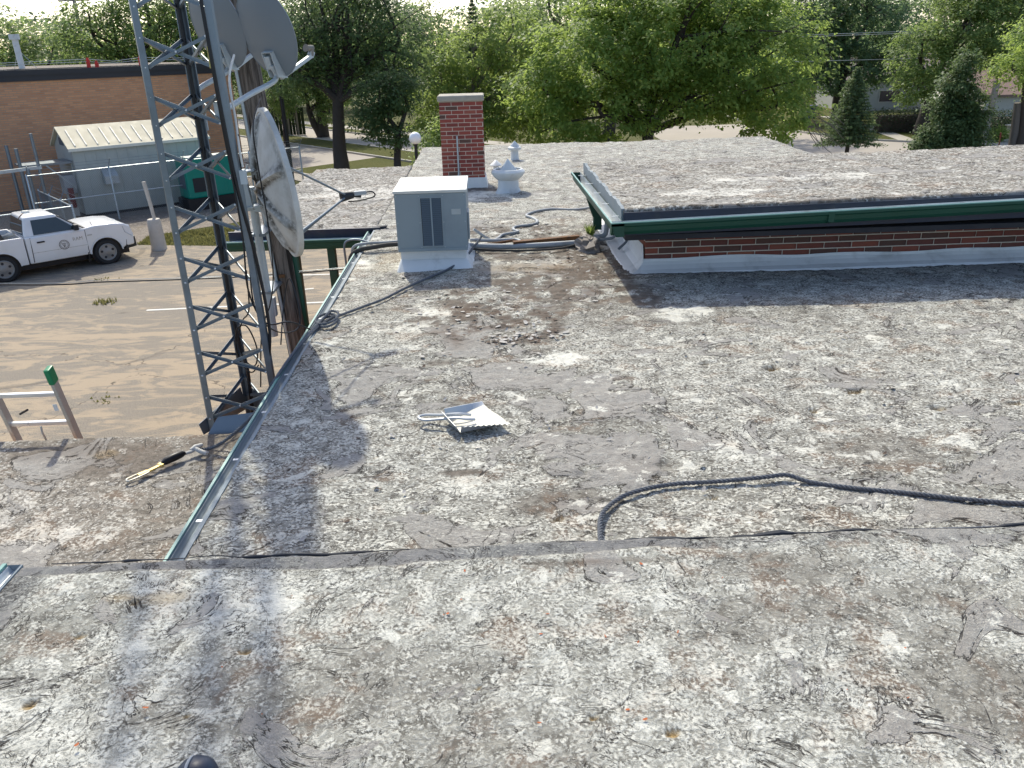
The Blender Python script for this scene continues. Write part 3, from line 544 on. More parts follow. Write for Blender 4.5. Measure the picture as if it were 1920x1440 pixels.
# ---- brick wall of the raised section
WX, WY = 1.665, 8.43
wall = MB().box((WX, WY, -.05), (9.5, 11.1, .46)).build('brick_wall', 'mortar', B)
BL, BH, J = .288, .0565, .012
bmesh_cache = {}
def brick_mesh(l, h, d, m):
    k = (round(l, 3), h, d, m)
    if k not in bmesh_cache: bmesh_cache[k] = mesh_of(MB().box((-l/2, -d/2, -h/2), (l/2, d/2, h/2)), m, bevel=.003)
    return bmesh_cache[k]
off = Vector((0, -8, -GZ))
for r in range(6):
    z = .455-.034-r*(BH+J)
    x = WX-.004-(.15 if r % 2 else 0); end = 6.9
    while x < end:
        a, b = max(x, WX-.004), x+BL
        if b-a > .05: inst(brick_mesh(b-a, BH, .03, 'brick%d' % random.choice([0, 0, 1, 1, 2, 2, 3, 3, 4])), wall, Vector(((a+b)/2, WY+.006+random.uniform(-.002, .002), z))+off, name='brick')
        x += BL+J
    y = WY+.02+(.15 if r % 2 else 0)*.6
    while y < 11.1:
        b = min(y+BL, 11.15); inst(brick_mesh(b-y, BH, .03, 'brick%d' % random.choice([0, 1, 2, 3, 4])), wall, Vector((WX+.006, (y+b)/2, z))+off, (0, 0, math.pi/2), name='brick'); y += BL+J
# white painted flashing with wavy top, swept round the corner
path = [(x, WY, 0., -1., 1.) for x in np.arange(9.5, WX+.02, -.06)]+[(WX+.001, WY+.001, -1., -1., 1.)]+[(WX, y, -1., 0., 1.25) for y in np.arange(WY+.03, 11.1, .06)]
rows = []
for i, (x, y, ox, oy, k) in enumerate(path):
    t = x-y*1.3; side_ = y > WY+.02; zt = .27+.015*math.sin(y*4) if side_ else .125+.022*float(vn(np.array(t*1.6), np.array(0.), 3))+.008*math.sin(t*5.1); wv = .012*math.sin(t*2.3)+.016*(float(vn(np.array(t*3.), np.array(2.), 5))-.5)
    rows.append([(x+ox*d, y+oy*d, z) for d, z in [(.021, zt), (.027, zt-.03), (.05, .075), (.10, .036), ((.165+wv)*k, .014), ((.20+wv)*k, -.03)]])
mb = MB()
for i in range(len(rows)-1):
    for j in range(5): mb.add([rows[i][j], rows[i+1][j], rows[i+1][j+1], rows[i][j+1]], [(0, 1, 2, 3)])
fo = mb.build('flashing', 'white_flash', B, smooth=True)

# ---- chimney
CX0, CX1, CY0, CY1, CT = -.775, -.045, 14.3, 14.95, 1.43
ch = MB().box((CX0+.001, CY0+.001, -.05), (CX1-.001, CY1-.001, CT)).build('chimney', 'mortar', B); tag(ch, 'red brick chimney with a concrete cap')
cl, chh, cj = .198, .0575, .0100
for r in range(19):
    z = CT-.033-r*(chh+cj)
    if z < .16: break
    for (ax, a0, a1, fx) in (('x', CX0, CX1, CY0), ('x', CX0, CX1, CY1), ('y', CY0, CY1, CX0), ('y', CY0, CY1, CX1)):
        if ax == 'y' : p0, p1 = a0+.03, a1-.03
        else: p0, p1 = a0, a1
        q = p0-(.104 if r % 2 else 0)
        while q < p1-.02:
            a, b = max(q, p0), min(q+cl, p1); q += cl+cj
            if b-a < .03: continue
            m = 'cbrick%d' % random.choice([0, 0, 1, 1, 2, 3]) if random.random() > .04 else 'brick3'
            if ax == 'x': inst(brick_mesh(b-a, chh, .03, m), ch, Vector(((a+b)/2, fx+(.01 if fx == CY0 else -.01), z))+off, name='brick')
            else: inst(brick_mesh(b-a, chh, .03, m), ch, Vector((fx+(.01 if fx == CX0 else -.01), (a+b)/2, z))+off, (0, 0, math.pi/2), name='brick')
MB().box((CX0-.03, CY0-.03, CT+.002), (CX1+.03, CY1+.03, CT+.10)).build('cap', 'cap_concrete', ch, bevel=.03, seg=3)
mb = MB(); mb.hexa([(CX0-.04, CY0-.05, -.02), (CX1+.05, CY0-.05, -.02), (CX1+.05, CY1+.04, -.02), (CX0-.04, CY1+.04, -.02), (CX0-.012, CY0-.016, .175), (CX1+.014, CY0-.016, .175), (CX1+.014, CY1+.01, .175), (CX0-.012, CY1+.01, .175)]); mb.build('flashing', 'white_flash', ch)
mb = MB(); mb.tube(catmull([(-.50, CY0-.02, .88), (-.50, CY0-.025, .6), (-.50, CY0-.025, .30), (-.505, CY0-.035, .22), (-.535, CY0-.05, .12), (-.56, CY0-.08, .02)], 5), .015, 7); mb.build('conduit', 'galv_light', ch, smooth=True)

# ---- loose flakes and scraps on the roofs: too many to count
def flakes(name, mat, n, area, size, z, lift=.02, parent=B, seed=0):
    g = np.random.default_rng(seed); mb = MB()
    for i in range(n):
        x, y = area(g); s = size*g.uniform(.4, 1.3); a = g.uniform(0, 6.28); asp = g.uniform(.3, .8); li = lift*g.uniform(.1, 1); c, sn = math.cos(a), math.sin(a)
        pts = [(-1, -.6, 0), (.1, -1, .15), (1, -.3, .9), (.8, .8, 1), (-.3, 1, .5), (-1.1, .4, .1)]
        z0 = z(x, y) if callable(z) else z
        mb.add([(x+(px*c-py*asp*sn)*s*g.uniform(.7, 1.1), y+(px*sn+py*asp*c)*s*g.uniform(.7, 1.1), z0+pz*li) for px, py, pz in pts]+[(x, y, z0+li*.25)], [(k, (k+1) % 6, 6) for k in range(6)])
    o = mb.build(name, mat, parent); o['kind'] = 'stuff'; return o
def gauss(cs):
    def f(g): x, y, rx, ry = cs[g.integers(len(cs))]; return x+g.normal()*rx*.5, y+g.normal()*ry*.5
    return f
FL = [(.05, 7.15, 1.1, .7), (.5, 7.8, .9, .8), (.9, 8.9, .6, .9), (.2, 6.4, .4, .15), (1.2, 8.4, .2, .5), (.4, 10.7, .8, .5), (1.0, 9.9, .3, .3)]
flakes('paint_flakes', 'flake_light', 300, gauss(FL), .030, .008, .012, seed=1)
flakes('bark_debris', 'flake_brown', 420, gauss(FL), .022, .008, .010, seed=2)
flakes('paint_flakes', 'flake_light', 160, lambda g: (g.uniform(-1.4, 4.5), g.uniform(3, 8)), .022, .01, .02, seed=3)
flakes('bark_debris', 'flake_brown', 60, lambda g: (g.uniform(-1.4, 4.5), g.uniform(3, 8)), .016, .01, .012, seed=4)
flakes('leaf_scraps', 'flake_orange', 26, lambda g: (g.uniform(-1.3, 1.6), g.uniform(1.5, 2.6)), .007, .462, .004, seed=5)

# ================================================================== THINGS ON THE ROOFS
# ---- air conditioner
X0, X1, Y0, Y1, Z0, Z1 = -1.025, -.245, 8.82, 9.78, .215, .835
A = thing('air_conditioner', 'grey box air conditioner with louvred front panel on a white roof curb', 'air conditioner', (-.65, 9.5, 0))
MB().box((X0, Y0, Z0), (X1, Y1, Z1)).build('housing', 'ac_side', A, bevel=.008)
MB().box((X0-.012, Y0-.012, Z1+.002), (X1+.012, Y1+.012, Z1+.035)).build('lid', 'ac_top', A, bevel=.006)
MB().box((X0+.004, Y0-.008, Z0-.012), (X1-.004, Y0+.02, Z0+.018)).build('base_rail', 'ac_side', A)
lx0, lx1, lz0, lz1 = -.742, -.518, .262, .785
MB().box((lx0, Y0-.003, lz0), (lx1, Y0+.002, lz1)).build('grille_recess', 'black', A)
sl_ = mesh_of(MB().hexa([(-.05, -.010, -.009), (.05, -.010, -.009), (.05, -.004, -.009), (-.05, -.004, -.009), (-.05, -.003, .008), (.05, -.003, .008), (.05, .001, .008), (-.05, .001, .008)]), 'ac_louvre')
for cx in (-.686, -.572):
    for k in range(25): inst(sl_, A, (cx+.65, Y0-.002-9.5, lz0+.012+k*.0208), name='louvre')
MB().box((-.637, Y0-.014, lz0-.01), (-.621, Y0-.001, lz1+.005)).build('centre_bar', 'ac_side', A)
for a, b in (((lx0-.012, Y0-.010, lz0-.012), (lx0, Y0-.001, lz1+.012)), ((lx1, Y0-.010, lz0-.012), (lx1+.012, Y0-.001, lz1+.012)), ((lx0, Y0-.010, lz1), (lx1, Y0-.001, lz1+.012)), ((lx0, Y0-.010, lz0-.012), (lx1, Y0-.001, lz0))): MB().box(a, b).build('grille_frame', 'ac_side', A)
scr = mesh_of(MB().lathe([(.006, 0), (.006, .004)], (0, 0, 0), 8, 'Y'), 'galv_light')
for sx_ in (X0+.02, -.76, -.50, X1-.02):
    for sz_ in (Z0+.03, .52, Z1-.025): inst(scr, A, (sx_+.65, Y0-.004-9.5, sz_), name='screw')
MB().box((-.41, Y0-.002, .60), (-.31, Y0+.001, .66)).build('rating_plate', 'galv_light', A)
MB().box((X0+.02, Y0+.05, .0), (X1-.03, Y1-.05, Z0-.013)).build('curb', 'white_flash', A)
mb = MB(); mb.hexa([(X0-.03, Y0-.10, -.02), (X1+.06, Y0-.10, -.02), (X1+.10, Y1+.1, -.02), (X0-.05, Y1+.1, -.02), (X0+.012, Y0+.04, .10), (X1-.022, Y0+.04, .10), (X1-.022, Y1-.04, .10), (X0+.012, Y1-.04, .10)]); mb.build('curb_flashing', 'white_flash', A, bevel=.02)
MB().box((X1+.001, Y0+.1, .3), (X1+.02, Y0+.35, .6)).build('access_panel', 'ac_side', A, bevel=.004)

# ---- roof ventilators
Vt = thing('roof_ventilator', 'white mushroom roof ventilator with a pointed cone, right of the chimney', 'vent', (.345, 13.75, 0))
MB().lathe([(.235, -.02), (.20, .03), (.178, .08), (.17, .235)], (.345, 13.75, 0), 28).build('base', 'vent_white', Vt, smooth=True)
MB().lathe([(.15, .20), (.19, .215), (.245, .265), (.282, .315), (.282, .345), (.245, .38), (.215, .38), (.215, .34), (.14, .33)], (.345, 13.75, 0), 28, cap=False).build('collar', 'vent_white', Vt, smooth=True)
MB().lathe([(.155, .335), (.15, .36), (.004, .545)], (.345, 13.75, 0), 28).build('cone', 'vent_white', Vt, smooth=True)
MB().lathe([(.212, .352), (.16, .352)], (.345, 13.75, 0), 28, cap=False).build('inner_gap', 'black', Vt)
mb = MB().lathe([(.055, -.01), (.055, .13)], (.17, 16.0, 0), 16).lathe([(.115, .135), (.118, .15), (.02, .235), (.004, .24)], (.17, 16, 0), 18)
solo('pipe_vent', mb, 'vent_white', 'small white pipe vent with a conical cap, left behind the mushroom ventilator', 'vent', smooth=True)
Vf = thing('capped_flue', 'small white capped flue standing near the far roof edge', 'vent', (.605, 17.9, 0))
MB().lathe([(.10, -.02), (.085, .03), (.08, .19)], (.605, 17.9, 0), 18).build('flue', 'vent_white', Vf, smooth=True)
MB().lathe([(.13, .195), (.14, .21), (.14, .25), (.11, .27)], (.605, 17.9, 0), 18).build('collar', 'vent_white', Vf, smooth=True)
MB().lathe([(.10, .272), (.09, .30), (.005, .385)], (.605, 17.9, 0), 18).build('cap', 'vent_white', Vf, smooth=True)
cp = thing('vent_pipe', 'dark rounded pipe cap poking up at the bottom edge', 'pipe', (-.815, 1.545, .44))
MB().lathe([(.052, 0), (.052, .10)], (-.815, 1.545, .44), 20).build('pipe', 'plastic_dark', cp, smooth=True)
MB().lathe([(.056, .09), (.058, .12), (.053, .145), (.036, .165), (.012, .172), (.002, .173)], (-.815, 1.545, .44), 24).build('cap', 'navy_fascia', cp, smooth=True)
MB().tube([(-.83+.0*i, 1.545+.056*math.cos(t), .44+.118+.056*math.sin(t)) for i, t in enumerate(np.linspace(.1, 2.9, 12))], .004, 6).build('pale_stripe', 'pipe_grey', cp, smooth=True)  # pale grey stripe running over the dark cap

# ---- dust pan
D = thing('dustpan', 'cream metal dustpan with a wire loop handle lying on the roof', 'dustpan', (-.13, 4.76, .015), R(27))
pan = MB(); th = .004
outl = [(-.20, -.115), (.165, -.175), (.165, .16), (-.20, .125)]
def pz(x): return .030+.05*max(0, (x+.20)/.365)**1.2*.35
n_u, n_v = 14, 10; g_ = []
for i in range(n_u+1):
    u_ = i/n_u; xx = -.17+.31*u_; ya = -.105-.065*u_; yb = .105+.06*u_
    g_.append([(xx, ya+(yb-ya)*j/n_v, .012+.018*u_+.006*math.sin(j/n_v*math.pi*2)) for j in range(n_v+1)])
for i in range(n_u):
    for j in range(n_v): pan.add([g_[i][j], g_[i+1][j], g_[i+1][j+1], g_[i][j+1]], [(0, 1, 2, 3)])
pan.build('pan', 'pan_metal', D, shift=False, smooth=True)
mb = MB()                                                           # raised rim round back and both sides, ragged at the near edge
def rim(p, q, h0, h1, out, n=14, rag=0):
    for i in range(n):
        a, b = i/n, (i+1)/n; P0 = Vector(p).lerp(Vector(q), a); P1 = Vector(p).lerp(Vector(q), b); o = Vector(out)
        ha, hb = h0+(h1-h0)*a, h0+(h1-h0)*b; ra = rag*(i % 2); rb = rag*((i+1) % 2)
        mb.hexa([P0, P1, P1+o*.1, P0+o*.1, P0+o+Vector((0, 0, ha-ra)), P1+o+Vector((0, 0, hb-rb)), P1+o*1.12+Vector((0, 0, hb-rb)), P0+o*1.12+Vector((0, 0, ha-ra))])
rim(g_[0][-1], g_[-1][-1], .075, .012, (0, .03, 0)); rim(g_[0][0], g_[-1][0], .055, .006, (0, -.022, 0), 18, .007); rim(g_[0][0], g_[0][-1], .055, .075, (-.03, 0, 0))
mb.build('rim', 'pan_handle', D, shift=False)
hp = [(-.03, -.072, .050), (-.08, -.07, .058), (-.13, -.06, .060), (-.23, -.052, .050), (-.33, -.05, .046), (-.375, -.02, .046), (-.375, .015, .046), (-.33, .03, .047), (-.23, .012, .050), (-.13, .0, .062), (-.08, .004, .060), (-.03, .0, .050)]
hp = [((Matrix.Rotation(R(-26*min(1, max(0, (.0-x)/.15))), 4, 'Z') @ Vector((x, y+.02, z)))) for x, y, z in hp]
mb = MB(); mb.tube(catmull(hp, 6), .0095, 8)
mb.build('handle', 'pan_handle', D, shift=False, smooth=True)

# ---- ropes
pts = catmull([(.30, 2.80, .16), (.42, 2.95, .05), (.475, 3.15, .02), (.5, 3.403, .018), (.531, 3.575, .018), (.612, 3.702, .018), (.746, 3.804, .018), (.966, 3.868, .018), (1.239, 3.877, .02), (1.50, 3.879, .035), (1.618, 3.883, .04), (1.732, 3.826, .022), (1.94, 3.752, .018), (2.2, 3.68, .018), (2.448, 3.601, .018), (2.748, 3.529, .018), (3.3, 3.45, .018), (4.2, 3.5, .018)], 8)
solo('rope', strands([Vector((p.x, p.y, p.z-.005)) for p in pts], .0135, .075), 'rope', 'thick dark twisted rope curving across the roof near the step', 'rope', smooth=True)
pts = catmull([(.30, 2.75, .375), (.8, 2.76, .385), (1.2, 2.75, .395), (1.6, 2.76, .40), (2.2, 2.75, .405), (3.0, 2.76, .41), (4, 2.76, .41)], 8)
solo('rope', strands(pts, .010), 'rope', 'black rope lying along the foreground roof edge', 'rope', smooth=True)
pts = catmull([(-.093, 10.0, .10), (-.20, 9.40, .09), (-.30, 9.0, .06), (-.477, 8.691, .02), (-.691, 8.343, .018), (-.889, 8.0, .018), (-1.067, 7.645, .018), (-1.244, 7.402, .018), (-1.411, 7.174, .018), (-1.5, 7.05, .02), (-1.56, 6.8, .03), (-1.60, 6.55, .03), (-1.64, 6.2, .02), (-1.66, 5.85, .01), (-1.70, 5.65, -.04), (-1.85, 5.62, -.25), (-2.05, 5.58, -.42), (-2.2, 5.57, -.505), (-2.31, 5.575, -.52)], 8)
solo('rope', strands(pts, .0135, .06), 'rope', 'dark rope running from the air conditioner over the gutter to the hook', 'rope', smooth=True)
cl_ = []
for t in np.linspace(0, 2*math.pi*2.3, 60): cl_.append(Vector((-1.50+.085*math.cos(t)+.02*math.sin(t*.5), 6.93+.17*math.sin(t)+.006*t, .025+.0022*t)))
cl_ += catmull([cl_[-1], (-1.60, 6.6, .035), (-1.625, 6.35, .03), (-1.645, 6.1, .02)], 6)[1:]
solo('rope_coil', strands(cl_, .0125, .06), 'rope', 'small coil of dark rope looped on the gutter edge', 'rope', smooth=True)

# ---- hook and lanyard on the low roof
H = thing('rope_hook', 'yellow snap hook with black sleeve and white rope end on the lower roof', 'hook', (-2.5, 5.35, -.545))
hd = Vector((-2.683, 5.128, -.525)); he = Vector((-2.31, 5.575, -.515)); ax = (he-hd).normalized(); sx = ax.cross(Vector((0, 0, 1))).normalized()
q = lambda a, b, z=0: hd+ax*a+sx*b+Vector((0, 0, z))
MB().tube(catmull([q(0, 0), q(.02, -.022), (q(.09, -.026)), q(.16, -.018), q(.17, .0), q(.16, .016), q(.09, .022), q(.02, .018), q(0, 0)], 5), .007, 8).build('hook', 'hook_steel', H, smooth=True)
MB().bar(q(.09, 0, .006), q(.165, 0, .006), .03, .012).build('gate', 'hook_yellow', H, bevel=.003)
MB().bar(q(.165, 0), q(.26, .002, .005), .028, .016).build('shank', 'hook_yellow', H, bevel=.004)
MB().bar(q(.255, 0, .004), q(.285, 0, .006), .05, .026).build('collar', 'hook_yellow', H, bevel=.005)
MB().tube([q(.285, 0, .01), q(.31, 0, .018), q(.38, 0, .02), q(.44, .0, .02), q(.47, 0, .015)], [.018, .028, .031, .028, .014], 12).build('sleeve', 'black', H, smooth=True)
MB().tube(catmull([q(.47, 0, .01), q(.52, .012, .01), q(.56, .0, .012), q(.60, -.01, .012)], 4), .013, 8).build('loop', 'lanyard', H, smooth=True)
mb = strands(catmull([q(.555, 0, .02), q(.555, .04, .016), q(.565, .09, .006), q(.58, .125, .002)], 6), .018, .05); mb.build('rope_end', 'lanyard', H, smooth=True)
MB().tube([q(.52, 0, .015), q(.56, .0, .022), q(.62, 0, .02)], [.016, .024, .015], 10).build('knot', 'lanyard', H, smooth=True)

# ---- pipes and cables between the air conditioner and the raised section
def pipe(name, pts, r, mat, label, cat='pipe', n=10, sm_=6, group=None): return solo(name, MB().tube(catmull(pts, sm_), r, n), mat, label, cat, group, smooth=True)
pipe('refrigerant_pipe', [(-.25, 9.62, .06), (.2, 9.58, .045), (.7, 9.60, .045), (1.15, 9.66, .05), (1.35, 9.80, .05)], .034, 'pipe_grey', 'thick grey pipe running from air conditioner to cement lump')
pipe('refrigerant_pipe', [(-.25, 9.80, .09), (.05, 9.86, .06), (.28, 9.92, .05), (.36, 9.86, .05), (.37, 9.70, .045)], .022, 'pipe_grey', 'thin grey pipe with bent end right of air conditioner')
pipe('conduit', [(-.24, 9.70, .05), (.05, 9.74, .05), (.30, 9.84, .06)], .016, 'rust', 'short rusty rod lying right of the air conditioner')
solo('angle_iron', MB().bar((.28, 9.60, .095), (1.10, 9.80, .10), .075, .012).bar((.28, 9.565, .06), (1.10, 9.765, .065), .012, .075), 'rust', 'rusty brown angle iron lying on the grey pipe', 'angle iron')
pipe('conduit', [(-.25, 9.50, .05), (.3, 9.42, .03), (.8, 9.45, .03), (1.12, 9.6, .05)], .012, 'insul', 'thin black line on the roof in front of grey pipe')
pipe('cable', [(1.72, 11.9, .10), (1.45, 11.93, .03), (1.25, 11.9, .02), (.95, 12.0, .02), (.70, 11.87, .02), (.54, 11.60, .02), (.62, 11.38, .02), (.67, 11.14, .02), (.60, 10.95, .02), (.36, 10.83, .02), (.32, 10.66, .02), (.37, 10.50, .02), (.17, 10.36, .02), (.10, 10.15, .02), (.0, 9.95, .05), (-.2, 9.9, .2)], .019, 'pipe_grey', 'grey cable snaking across roof behind the air conditioner', 'cable', 8)
pipe('conduit', [(1.30, 9.9, .05), (1.42, 9.92, .06), (1.46, 9.93, .12), (1.47, 9.94, .33), (1.50, 9.96, .40), (1.62, 10.0, .41), (1.70, 10.0, .41)], .03, 'pipe_grey', 'fat grey conduit elbow climbing into the raised roof corner')
pipe('conduit', [(1.36, 9.75, .05), (1.52, 9.80, .06), (1.56, 9.82, .12), (1.565, 9.83, .30), (1.60, 9.85, .37), (1.70, 9.85, .38)], .019, 'pipe_grey', 'slim grey conduit elbow beside the fat one')
pipe('conduit', [(1.50, 9.2, .06), (1.60, 9.25, .14), (1.62, 9.3, .24), (1.64, 9.35, .40)], .016, 'galv', 'dark drip tube hanging below the green gutter corner')
mb = MB(); prof = [(.14, -.02), (.13, .03), (.12, .07), (.09, .11), (.05, .13), (.003, .135)]
mb.lathe(prof, (0, 0, 0), 14); mb.v = [(1.18+x*(1.1+.5*math.sin(i*1.7)*.3)+.03*math.sin(i*2.3), 9.55+y*2.0+.04*math.sin(i*1.1), z*(1+.25*math.sin(i*3.1))) for i, (x, y, z) in enumerate(mb.v)]
solo('cement_lump', mb, 'cement', 'lumpy grey cement mound where the roof pipes end', 'cement')
pipe('refrigerant_pipe', [(-1.05, 9.75, .08), (-1.25, 9.77, .07), (-1.45, 9.70, .06), (-1.58, 9.70, .04), (-1.70, 9.74, -.03), (-1.745, 9.77, -.18), (-1.75, 9.8, -.6), (-1.75, 9.8, -1.6)], .028, 'insul', 'black insulated pipe bending over the gutter left of the air conditioner')
pipe('conduit', [(-1.05, 9.85, .10), (-1.3, 9.87, .08), (-1.52, 9.80, .09), (-1.68, 9.83, .05), (-1.73, 9.88, -.10), (-1.74, 9.9, -.5), (-1.74, 9.9, -1.5)], .017, 'pipe_grey', 'thin grey conduit bending over the gutter beside the black pipe')
pipe('conduit', [(-1.50, 10.1, .02), (-1.66, 10.15, .06), (-1.80, 10.15, .055), (-1.86, 10.15, -.02), (-1.86, 10.15, -.3), (-1.86, 10.15, -1.4)], .014, 'galv', 'dark square looking conduit hooked over the gutter end')
# weed
W = thing('weed', 'small green weed growing beside the cement lump', 'plant', (1.27, 9.95, .02)); g = np.random.default_rng(4); mb = MB()
for i in range(46):
    a = g.uniform(0, 6.28); r = g.uniform(.02, .11); h = g.uniform(.04, .2); p = Vector((1.27, 9.95, .02)); e = p+Vector((math.cos(a)*r, math.sin(a)*r, h)); t = Vector((-math.sin(a), math.cos(a), 0))*.011; m = p.lerp(e, .55)+Vector((0, 0, .02))
    mb.add([p, m+t, e, m-t], [(0, 1, 2, 3)])
mb.build('leaves', 'leaf_pale', W); MB().tube([(1.27, 9.95, 0), (1.272, 9.952, .1), (1.268, 9.95, .22)], [.006, .004, .002], 6).build('stem', 'leaf_mid', W)

# ================================================================== TOWER, DISHES, POLE
T = thing('lattice_tower', 'grey galvanised three legged lattice tower rising beside the lower roof', 'tower', (-2.1, 6.2, GZ))
def leg_at(k, z):
    t = min(.8, (z+.55)/3.2)
    b = [(-2.362, 6.07), (-1.848, 6.10), (-2.19, 6.52)][k]; e = [(-2.345, 6.09), (-1.925, 6.11), (-2.205, 6.50)][k]
    return Vector((b[0]+(e[0]-b[0])*t, b[1]+(e[1]-b[1])*t, z))
cen = Vector((-2.13, 6.23, 0))
for k in range(3):
    mb = MB(); p, q = leg_at(k, GZ), leg_at(k, 7.6)
    o = (Vector((p.x, p.y, 0))-cen).normalized(); s = Vector((-o.y, o.x, 0)); prof = [(-.036, -.024), (-.033, -.028), (0, .014), (.033, -.028), (.036, -.024), (0, .022)]
    prof = [(-.040, -.020), (-.012, .016), (.012, .016), (.040, -.020), (.034, -.024), (.009, .009), (-.009, .009), (-.034, -.024)]
    n = len(prof); vs = [c+s*a+o*b for c in (p, q) for a, b in prof]; mb.add(vs, [(i, (i+1) % n, n+(i+1) % n, n+i) for i in range(n)]+[tuple(range(n))[::-1], tuple(range(n, 2*n))])
    mb.build('leg', 'galv', T)
zs = [2.406-.385*i for i in range(-13, 14)]
bolt = mesh_of(MB().lathe([(.0085, 0), (.0085, .006), (.004, .010)], (0, 0, 0), 8, 'Y'), 'bolt'); TO = T.location
for zt in zs:
    zb = zt-.19
    for a, b in ((0, 1), (0, 2), (1, 2)):
        if zb < -1.2 and (a, b) != (0, 1): continue
        for z0_, z1_ in ((zt, zb), (zb, zt)):
            p, q = leg_at(a, z0_), leg_at(b, z1_); d = (q-p).normalized(); nrm = Vector((-(q-p).y, (q-p).x, 0)).normalized(); sgn = .005 if z0_ > z1_ else -.005
            mb = MB(); up = nrm.cross(d); mb.bar(p+nrm*sgn, q+nrm*sgn, .004, .022, up=tuple(up)); mb.bar(p+nrm*(sgn-.008)+up*.011, q+nrm*(sgn-.008)+up*.011, .018, .004, up=tuple(up)); mb.build('brace', 'galv', T)
    if -.7 < zt < 3:
        for k in (0, 1):
            for z in (zt, zb): inst(bolt, T, leg_at(k, z)+Vector((.004, -.028, 0))-TO, (math.pi, 0, 0), name='bolt')
        inst(bolt, T, (leg_at(0, (zt+zb)/2)+leg_at(1, (zt+zb)/2))/2+Vector((0, -.012, 0))-TO, (math.pi, 0, 0), name='bolt')
# flared sheet collar at roof level
def plate(p, q, a, b, nm='collar_plate'):
    P, Q, A_, B_ = map(Vector, (p, q, a, b)); n = (Q-P).cross(A_-P).normalized()*.003
    MB().hexa([P-n, Q-n, B_-n, A_-n, P+n, Q+n, B_+n, A_+n]).build(nm, 'galv', T)
plate((-2.40, 5.985, -.62), (-1.80, 6.02, -.60), (-2.30, 6.06, -.47), (-1.84, 6.09, -.44)); plate((-2.42, 6.0, -.60), (-2.20, 6.50, -.60), (-2.44, 5.99, -.50), (-2.20, 6.42, -.36)); plate((-1.80, 6.08, -.62), (-2.16, 6.52, -.60), (-1.78, 6.12, -.46), (-2.13, 6.50, -.40))
MB().box((-1.908, 6.062, 2.20), (-1.884, 6.066, 2.34)).build('sticker', 'sticker_yellow', T)

def frame_from(n_az, n_el, roll=0):
    n = Vector((math.sin(R(n_az))*math.cos(R(n_el)), math.cos(R(n_az))*math.cos(R(n_el)), math.sin(R(n_el))))
    r = n.cross(Vector((0, 0, 1))).normalized(); u = r.cross(n).normalized()
    return r, u, n
def dish(name, label, c, n_az, n_el, rx, ry, dep, mast_pts, lnb, group):
    c = Vector(c); r, u, n = frame_from(n_az, n_el); D_ = thing(name, label, 'satellite dish', mast_pts[0], 0, group)
    NR, NA = 9, 40; mb = MB(); fr = []; 
    for i in range(1, NR+1):
        t = i/NR; fr.append([c+r*(math.cos(a)*rx*t)+u*(math.sin(a)*ry*t)+n*(dep*(t*t-1)) for a in np.linspace(0, 2*math.pi, NA, endpoint=False)])
    def skin(off_, flip):
        o = len(mb.v); mb.v += [tuple(c+n*(-dep+off_))]
        for ring in fr: mb.v += [tuple(p+n*off_) for p in ring]
        for k in range(NA): mb.f.append((o, o+1+k, o+1+(k+1) % NA))
        for i in range(NR-1):
            for k in range(NA): mb.f.append((o+1+i*NA+k, o+1+i*NA+(k+1) % NA, o+1+(i+1)*NA+(k+1) % NA, o+1+(i+1)*NA+k))
        return o
    o1 = skin(0, 0); o2 = skin(-.006, 1)
    for k in range(NA): a = 1+(NR-1)*NA; mb.f.append((o1+a+k, o1+a+(k+1) % NA, o2+a+(k+1) % NA, o2+a+k))
    ref = mb.build('reflector', 'dish_grey', D_, smooth=True)
    MB().tube([c+r*(math.cos(a)*rx)+u*(math.sin(a)*ry)-n*.004 for a in np.linspace(0, 2*math.pi, 48, endpoint=False)], .0065, 6, closed=True).build('rim', 'dish_grey', ref, smooth=True)
    # bracket: hooded channel behind the lower half
    b0 = c-u*ry*.62-n*(dep*.62); bb = b0-n*.055
    mb = MB(); P = lambda a, h, d_: bb+r*a+u*h+n*d_
    mb.hexa([P(-.05, -.11, .0), P(-.044, -.11, .0), P(-.044, -.15, .10), P(-.05, -.15, .10), P(-.05, .085, 0), P(-.044, .085, 0), P(-.044, .08, .075), P(-.05, .08, .075)])
    mb.hexa([P(.044, -.11, .0), P(.05, -.11, .0), P(.05, -.15, .10), P(.044, -.15, .10), P(.044, .085, 0), P(.05, .085, 0), P(.05, .08, .075), P(.044, .08, .075)])
    mb.hexa([P(-.05, .079, 0), P(.05, .079, 0), P(.05, .079, .075), P(-.05, .079, .075), P(-.05, .085, 0), P(.05, .085, 0), P(.05, .085, .075), P(-.05, .085, .075)])
    mb.build('bracket', 'dish_mount', D_)
    MB().bar(P(-.025, -.05, .03), P(-.02, .05, .03), .05, .05).build('clamp', 'dish_mount', D_, bevel=.004)
    arm0 = P(0, -.14, .075); arm1 = arm0+n*(.42 if lnb else .26)+u*.035
    MB().bar(arm0, arm1, .034, .030).build('feed_arm', 'dish_mount', D_, bevel=.003)
    if lnb:
        l = MB().tube([arm1+u*.0, arm1+u*.05+n*.03], .022, 12); l.tube([arm1+u*.05+n*.045, arm1+u*.075-n*.03, arm1+u*.078-n*.035], [.024, .024, .032], 14); l.build('receiver', 'weathered_wood', D_, smooth=True)
        MB().bar(arm1-n*.01, arm1+n*.03+u*.03, .03, .05).build('receiver_clip', 'galv_light', D_)
    top = P(0, -.02, .02); MB().tube(catmull([Vector(p) for p in mast_pts]+[P(0, -.13, .01), top], 8), .021, 12).build('mast', 'dish_mount', D_, smooth=True)
    p = Vector(mast_pts[0]); MB().box((p.x-.035, p.y-.012, p.z-.075), (p.x+.05, p.y+.012, p.z+.075)).build('foot_plate', 'dish_mount', D_, bevel=.005)
    return D_
